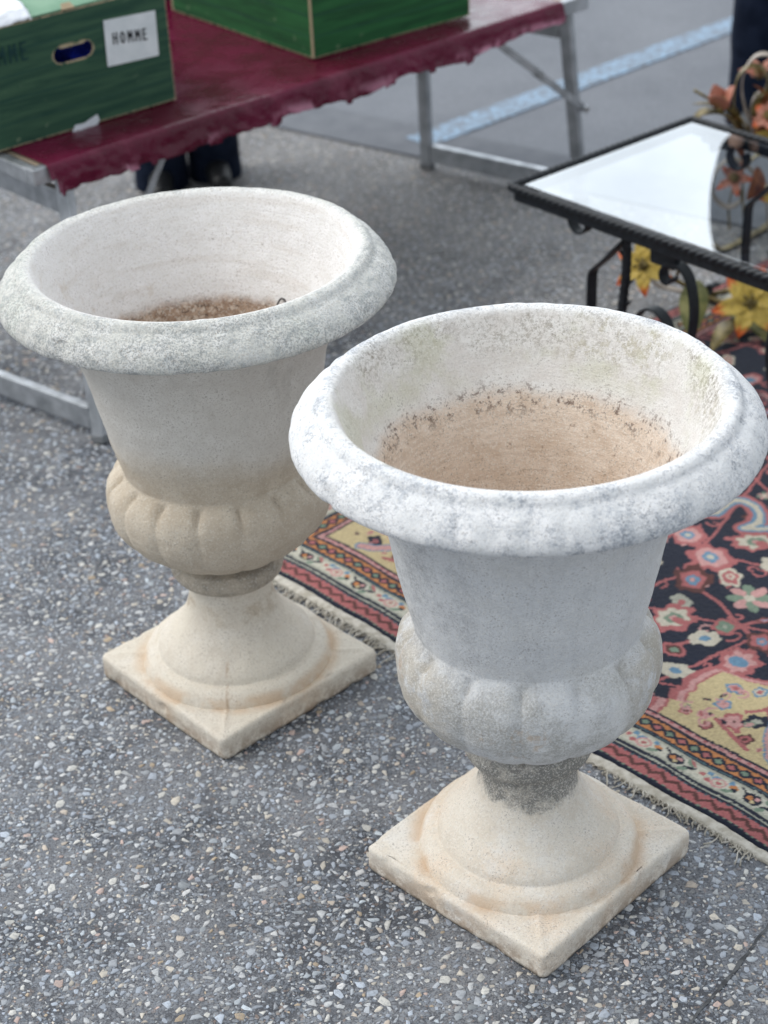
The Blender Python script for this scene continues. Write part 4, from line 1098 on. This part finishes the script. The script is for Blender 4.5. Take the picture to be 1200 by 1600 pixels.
def stand_back():
    O = Vector((1.04, 4.50, 0)); rt = thing('metal_flower_stand', 'scrolled metal stand with orange flowers and olive leaves behind the glass table', 'ornament', O, 0, 'painted metal flower ornaments'); inv = Matrix.Translation(-O)
    def st(pts, w, mat, name='scroll', t=.004, side=(.25, .9, .1)):
        m = MB(); m.strap([Vector(p) for p in spline(pts, 6)], w, t, side); part(m, name, mat, rt, inv, .0008)
    y = 4.50
    st([(1.025, y, .02), (1.015, y, .12), (1.01, y, .22), (1.005, y, .30), (.978, y, .36), (.975, y, .42), (.985, y, .46), (1.012, y, .482), (1.045, y, .474), (1.06, y, .44), (1.05, y, .405), (1.03, y, .40)], .026, kol.m)
    st([(1.03, y + .01, .30), (.998, y + .01, .40), (1.0, y + .01, .465), (1.03, y + .01, .505), (1.075, y + .01, .500), (1.11, y + .01, .455), (1.12, y + .01, .40)], .022, kbe.m)
    st([(1.02, y + .02, .30), (1.03, y + .02, .385), (1.065, y + .02, .402), (1.10, y + .02, .37), (1.12, y + .02, .32)], .022, kbe.m)
    st([(1.09, y, .02), (1.075, y, .12), (1.03, y, .20), (.975, y - .01, .235), (.935, y - .01, .20), (.935, y, .13), (.975, y, .095), (1.01, y, .115), (1.0, y, .15)], .024, kbe.m)
    st([(.99, y + .03, .02), (.985, y + .03, .10), (1.01, y + .03, .18), (1.06, y + .03, .23), (1.10, y + .03, .20), (1.09, y + .03, .14), (1.05, y + .03, .13)], .024, kol.m)
    st([(1.04, y, .008), (.99, y - .05, .008), (.94, y - .09, .010), (.92, y - .10, .03)], .024, kol.m, 'foot', side=(0, 0, 1) and (.7, -.5, .1)); st([(1.04, y, .008), (1.09, y + .05, .008), (1.14, y + .08, .03)], .024, kol.m, 'foot', side=(.6, -.6, .1))
    leafm(rt, inv, (1.01, y, .28), (.862, y - .02, .395), .055, kol.m, .035, (.3, .2, 1)); leafm(rt, inv, (.95, y, .36), (.855, y - .02, .335), .04, kol.m, .02)
    leafm(rt, inv, (1.02, y - .01, .25), (.985, y - .03, .36), .03, kol.m, .01, (1, 0, 0)); leafm(rt, inv, (1.08, y, .29), (1.17, y, .37), .05, klf.m, .02)
    m = MB(); m.tube([(.955, y, .37), (.90, y, .405), (.868, y, .425)], .004, 8); part(m, 'stem', kol.m, rt, inv, smooth=True)
    m = MB(); m.tube([(1.08, y, .25), (1.07, y, .32)], .005, 8); part(m, 'stem', kol.m, rt, inv, smooth=True)
    lily(rt, inv, (.938, y - .01, .372), (-.05, -.25, 1), .070, SAL, SAL, 3, -1.9, 1.30, -.25, .82)
    leafm(rt, inv, (.99, y - .02, .30), (.875, y - .03, .365), .045, kol.m, .03, (.3, .2, 1)); leafm(rt, inv, (1.0, y + .02, .33), (.905, y, .385), .035, kol.m, .02, (.3, .2, 1))
    lily(rt, inv, (1.085, y - .03, .305), CAMD, .080, YEL, SAL, 6, .5, .7, -1.1, .7)
    kbr = Mat('rust_brown_leaf_metal', .55, .4); kbr.color(kbr.mix(kbr.map(kbr.noise(40, 4), .35, .65), (.12, .035, .015), (.30, .10, .03)))
    for p0, p1, w_, mt in (((1.02, y - .03, .27), (1.10, y - .06, .345), .05, kbr.m), ((1.03, y, .33), (1.075, y - .02, .425), .045, kol.m), ((1.00, y - .03, .24), (.93, y - .06, .285), .045, kbr.m), ((1.06, y - .05, .26), (1.15, y - .08, .27), .05, kol.m),
                           ((1.04, y - .04, .22), (1.01, y - .07, .14), .05, kbr.m), ((1.08, y - .02, .34), (1.15, y - .04, .42), .045, kbr.m), ((1.05, y, .36), (1.02, y - .01, .435), .03, kbr.m), ((.99, y, .31), (.955, y - .02, .345), .035, kbr.m)):
        leafm(rt, inv, p0, p1, w_, mt, .018, (.4, .3, 1))
    lily(rt, inv, (1.115, y - .04, .365), CAMD, .060, (.50, .20, .10), ORR, 5, .9, .6, -1.0, .7)
    lily(rt, inv, (1.06, y - .05, .36), CAMD + Vector((-.4, 0, .2)), .045, SAL, ORR, 5, .2, .7, -1.0, .7)
    lily(rt, inv, (1.045, y + .03, .445), (-.3, -.2, 1), .05, SAL, SAL, 5, .1, .9, -.6)
    lily(rt, inv, (1.13, y - .05, .14), CAMD, .09, YEL, ORR, 6, .1, .4, -.9)
    lily(rt, inv, (.985, y - .03, .185), (-.4, -.6, .6), .05, SAL, ORR, 5, .1, .5, -.9)
stand_back()
def stand_under():
    O = Vector((.84, 3.98, 0)); rt = thing('metal_flower_stand', 'metal spray of yellow lilies with orange tips lying beneath the glass table', 'ornament', O, 0, 'painted metal flower ornaments'); inv = Matrix.Translation(-O)
    lily(rt, inv, (.905, 3.86, .105), CAMD, .088, YEL, ORR, 6, .27, .35, -.75)
    lily(rt, inv, (.665, 3.98, .165), CAMD + Vector((-.2, 0, 0)), .076, YEL, ORR, 6, .75, .35, -.8)
    lily(rt, inv, (1.06, 3.93, .12), CAMD, .085, YEL, ORR, 6, .0, .35, -.8)
    leafm(rt, inv, (.80, 4.0, .11), (.765, 3.86, .02), .07, klf.m, .02); leafm(rt, inv, (.88, 3.98, .02), (.96, 3.78, .015), .05, klf.m, .02); leafm(rt, inv, (.75, 4.0, .12), (.83, 3.93, .20), .05, kol.m, .02)
    leafm(rt, inv, (.90, 3.95, .02), (.80, 3.78, .022), .045, kol.m, .015)
    m = MB()
    m.tube([tuple(p) for p in spline([(.84, 4.10, .02), (.80, 4.06, .06), (.72, 4.03, .12), (.67, 3.995, .155)], 6)], .006, 8)
    m.tube([tuple(p) for p in spline([(.84, 4.10, .02), (.87, 4.02, .04), (.90, 3.93, .07), (.905, 3.875, .098)], 6)], .006, 8)
    m.tube([tuple(p) for p in spline([(.84, 4.10, .02), (.93, 4.07, .05), (1.0, 4.0, .08), (1.03, 3.945, .11)], 6)], .006, 8)
    part(m, 'stem', kol.m, rt, inv, smooth=True)
    m = MB(); m.strap([Vector(p) for p in spline([(.84, 4.10, .022), (.78, 4.12, .03), (.72, 4.10, .06), (.70, 4.08, .10), (.72, 4.07, .13), (.75, 4.07, .11)], 6)], .02, .004, (.3, .9, 0)); part(m, 'scroll', kbe.m, rt, inv)
stand_under()

# ------------------------------------------------------------------ people
def skin(name, pts, edges, mat, parent, sub=2, loc=None):
    me = bpy.data.meshes.new(name); me.from_pydata([p[:3] for p in pts], edges, []); o = bpy.data.objects.new(name, me); COL.objects.link(o)
    sk = o.modifiers.new('skin', 'SKIN'); sk.use_smooth_shade = True; sb = o.modifiers.new('sub', 'SUBSURF'); sb.levels = sub; sb.render_levels = sub
    me_v = me.skin_vertices[0].data if me.skin_vertices else None
    if me_v is None:
        return o
    for i, p in enumerate(pts):
        r = p[3]; me_v[i].radius = r if isinstance(r, tuple) else (r, r)
    me_v[0].use_root = True
    dg = bpy.context.evaluated_depsgraph_get(); ev = o.evaluated_get(dg); m2_ = bpy.data.meshes.new_from_object(ev)
    bpy.data.objects.remove(o); m2_.materials.clear(); m2_.materials.append(mat); m2_.name = name
    o = bpy.data.objects.new(name, m2_); COL.objects.link(o); o.parent = parent
    m2_.polygons.foreach_set('use_smooth', [True] * len(m2_.polygons)); return o
kskin = Mat('skin', .55, .4); kskin.color(kskin.mix(kskin.noise(20), (.50, .30, .22), (.58, .36, .27)))
def mat_fab(name, a, b):
    k = Mat(name, .9, .1); k.color(k.mix(k.map(k.noise(16, 5), .35, .65), a, b)); k.normal(k.bump(k.noise(9, 4, .6, dist=.8), .6, .02)); return k.m
knv = mat_fab('navy_trouser_cloth', (.006, .010, .022), (.012, .018, .036)); kjk = mat_fab('dark_jacket_cloth', (.008, .012, .024), (.016, .022, .040))
ksh = Mat('black_shoe_leather', .5, .4); ksh.color((.006, .007, .009)); khr = Mat('brown_hair', .7, .3); khr.color(khr.mix(khr.noise(60), (.03, .018, .01), (.07, .045, .028)))
def person(label, loc, rz, step, hx=.085):
    rt = thing('person', label, 'person', loc, rz)
    # local frame: facing -Y, x sideways
    arms = []
    pts = [(0, 0, .96, .11), (0, .01, 1.10, .115), (0, .015, 1.28, .13), (0, .01, 1.42, .09), (0, 0, 1.50, .055), (0, -.01, 1.56, .055), (0, -.015, 1.63, .085), (0, -.01, 1.70, .088), (0, 0, 1.765, .06)]
    E_ = [(i, i + 1) for i in range(8)]
    for s in (-1, 1):
        b = len(pts); pts += [(.17 * s, .01, 1.41, .055), (.215 * s, .02, 1.27, .045), (.235 * s, .0, 1.13, .038), (.225 * s, -.06, 1.0, .030), (.215 * s, -.10, .90, .024), (.212 * s, -.115, .86, (.020, .034))]
        E_ += [(3, b)] + [(b + i, b + i + 1) for i in range(5)]
        for k in range(4):
            c = len(pts); dx = (-.027 + .018 * k); l = (.072, .082, .078, .062)[k]
            pts += [(.212 * s + dx * .3, -.125 + dx, .835, .0095), (.208 * s, -.135 + dx, .835 - l * .5, .0085), (.200 * s, -.132 + dx, .835 - l, .0075)]
            E_ += [(b + 5, c), (c, c + 1), (c + 1, c + 2)]
        c = len(pts); pts += [(.205 * s, -.150, .865, .011), (.195 * s, -.168, .835, .0095), (.190 * s, -.172, .808, .0085)]; E_ += [(b + 5, c), (c, c + 1), (c + 1, c + 2)]
    for s in (-1, 1):
        b = len(pts); o_ = step if s > 0 else 0
        pts += [(hx * s, 0, .90, .085), (hx * s * 1.05, -.01 + o_ * .5, .50, .055), (hx * s * 1.08, .02 + o_, .10, .036), (hx * s * 1.12, -.06 + o_, .05, .032), (hx * s * 1.2, -.15 + o_, .035, .026)]
        E_ += [(0, b)] + [(b + i, b + i + 1) for i in range(4)]
    # nose, ears
    c = len(pts); pts += [(0, -.105, 1.635, .014), (.083, 0, 1.645, .014), (-.083, 0, 1.645, .014)]; E_ += [(6, c), (6, c + 1), (6, c + 2)]
    body = skin('body', pts, E_, kskin.m, rt)
    keye = Mat('eye_white', .3); keye.color((.75, .75, .72)); klip = Mat('lips', .5); klip.color((.42, .14, .12))
    for s in (-1, 1):
        m = MB(); m.tube([(.034 * s, -.080, 1.672), (.034 * s, -.090, 1.672), (.034 * s, -.0935, 1.672)], .011, 10, rf=lambda t, a: .011 * (1 - .75 * t)); m.build('eye', keye.m, rt, smooth=True)
    m = MB(); m.tube([(-.026, -.080, 1.592), (0, -.096, 1.590), (.026, -.080, 1.592)], .006, 8); m.build('mouth', klip.m, rt, smooth=True)
    # trousers with bunched hems
    P2 = [(0, 0, .93, .135), (0, 0, 1.02, .135)]; E2 = [(0, 1)]
    for s in (-1, 1):
        b = len(P2); o_ = step if s > 0 else 0
        P2 += [(hx * s, 0, .84, .105)]; E2.append((0, b)); prev = b
        for t in np.linspace(.1, 1, 14):
            z = .84 - .875 * t; r = .098 - .014 * t + (.007 * math.sin(t * 40) if t > .6 else 0) + (.008 if t > .93 else 0)
            P2.append((hx * s * (1 + .1 * t), o_ * t + .006 * math.sin(t * 21), z, r)); E2.append((prev, len(P2) - 1)); prev = len(P2) - 1
    skin('trousers', P2, E2, knv, rt)
    P3 = [(0, .01, 1.12, (.205, .15)), (0, .01, .92, (.21, .16)), (0, .0, .84, (.20, .155)), (0, .015, 1.27, (.20, .15)), (0, .01, 1.40, .13), (0, .0, 1.475, .075)]; E3 = [(0, 1), (1, 2), (0, 3), (3, 4), (4, 5)]
    for s in (-1, 1):
        b = len(P3); P3 += [(.17 * s, .01, 1.41, .075), (.215 * s, .02, 1.27, .068), (.225 * s, .0, 1.13, .064), (.218 * s, -.05, 1.0, .056), (.215 * s, -.09, .925, .046)]; E3 += [(4, b)] + [(b + i, b + i + 1) for i in range(4)]
    skin('jacket', P3, E3, kjk, rt)
    for s in (-1, 1):
        o_ = step if s > 0 else 0
        P4 = [(hx * s * 1.1, .02 + o_, .045, .040), (hx * s * 1.12, -.05 + o_, .042, .042), (hx * s * 1.2, -.13 + o_, .036, .040), (hx * s * 1.25, -.20 + o_, .030, .030)]
        skin('shoe', P4, [(0, 1), (1, 2), (2, 3)], ksh.m, rt)
    skin('hair', [(0, .02, 1.71, .095), (0, .035, 1.66, .085), (0, .0, 1.755, .075), (0, -.045, 1.765, .045)], [(0, 1), (0, 2), (2, 3)], khr.m, rt)
    return rt
person('person in navy trousers and black shoes standing behind the folding table', (-.540, 5.16, 0), .12, .05, .075)
person('person in dark navy trousers standing behind the metal flower stand', (1.40, 5.42, 0), -.1, .08, .15)
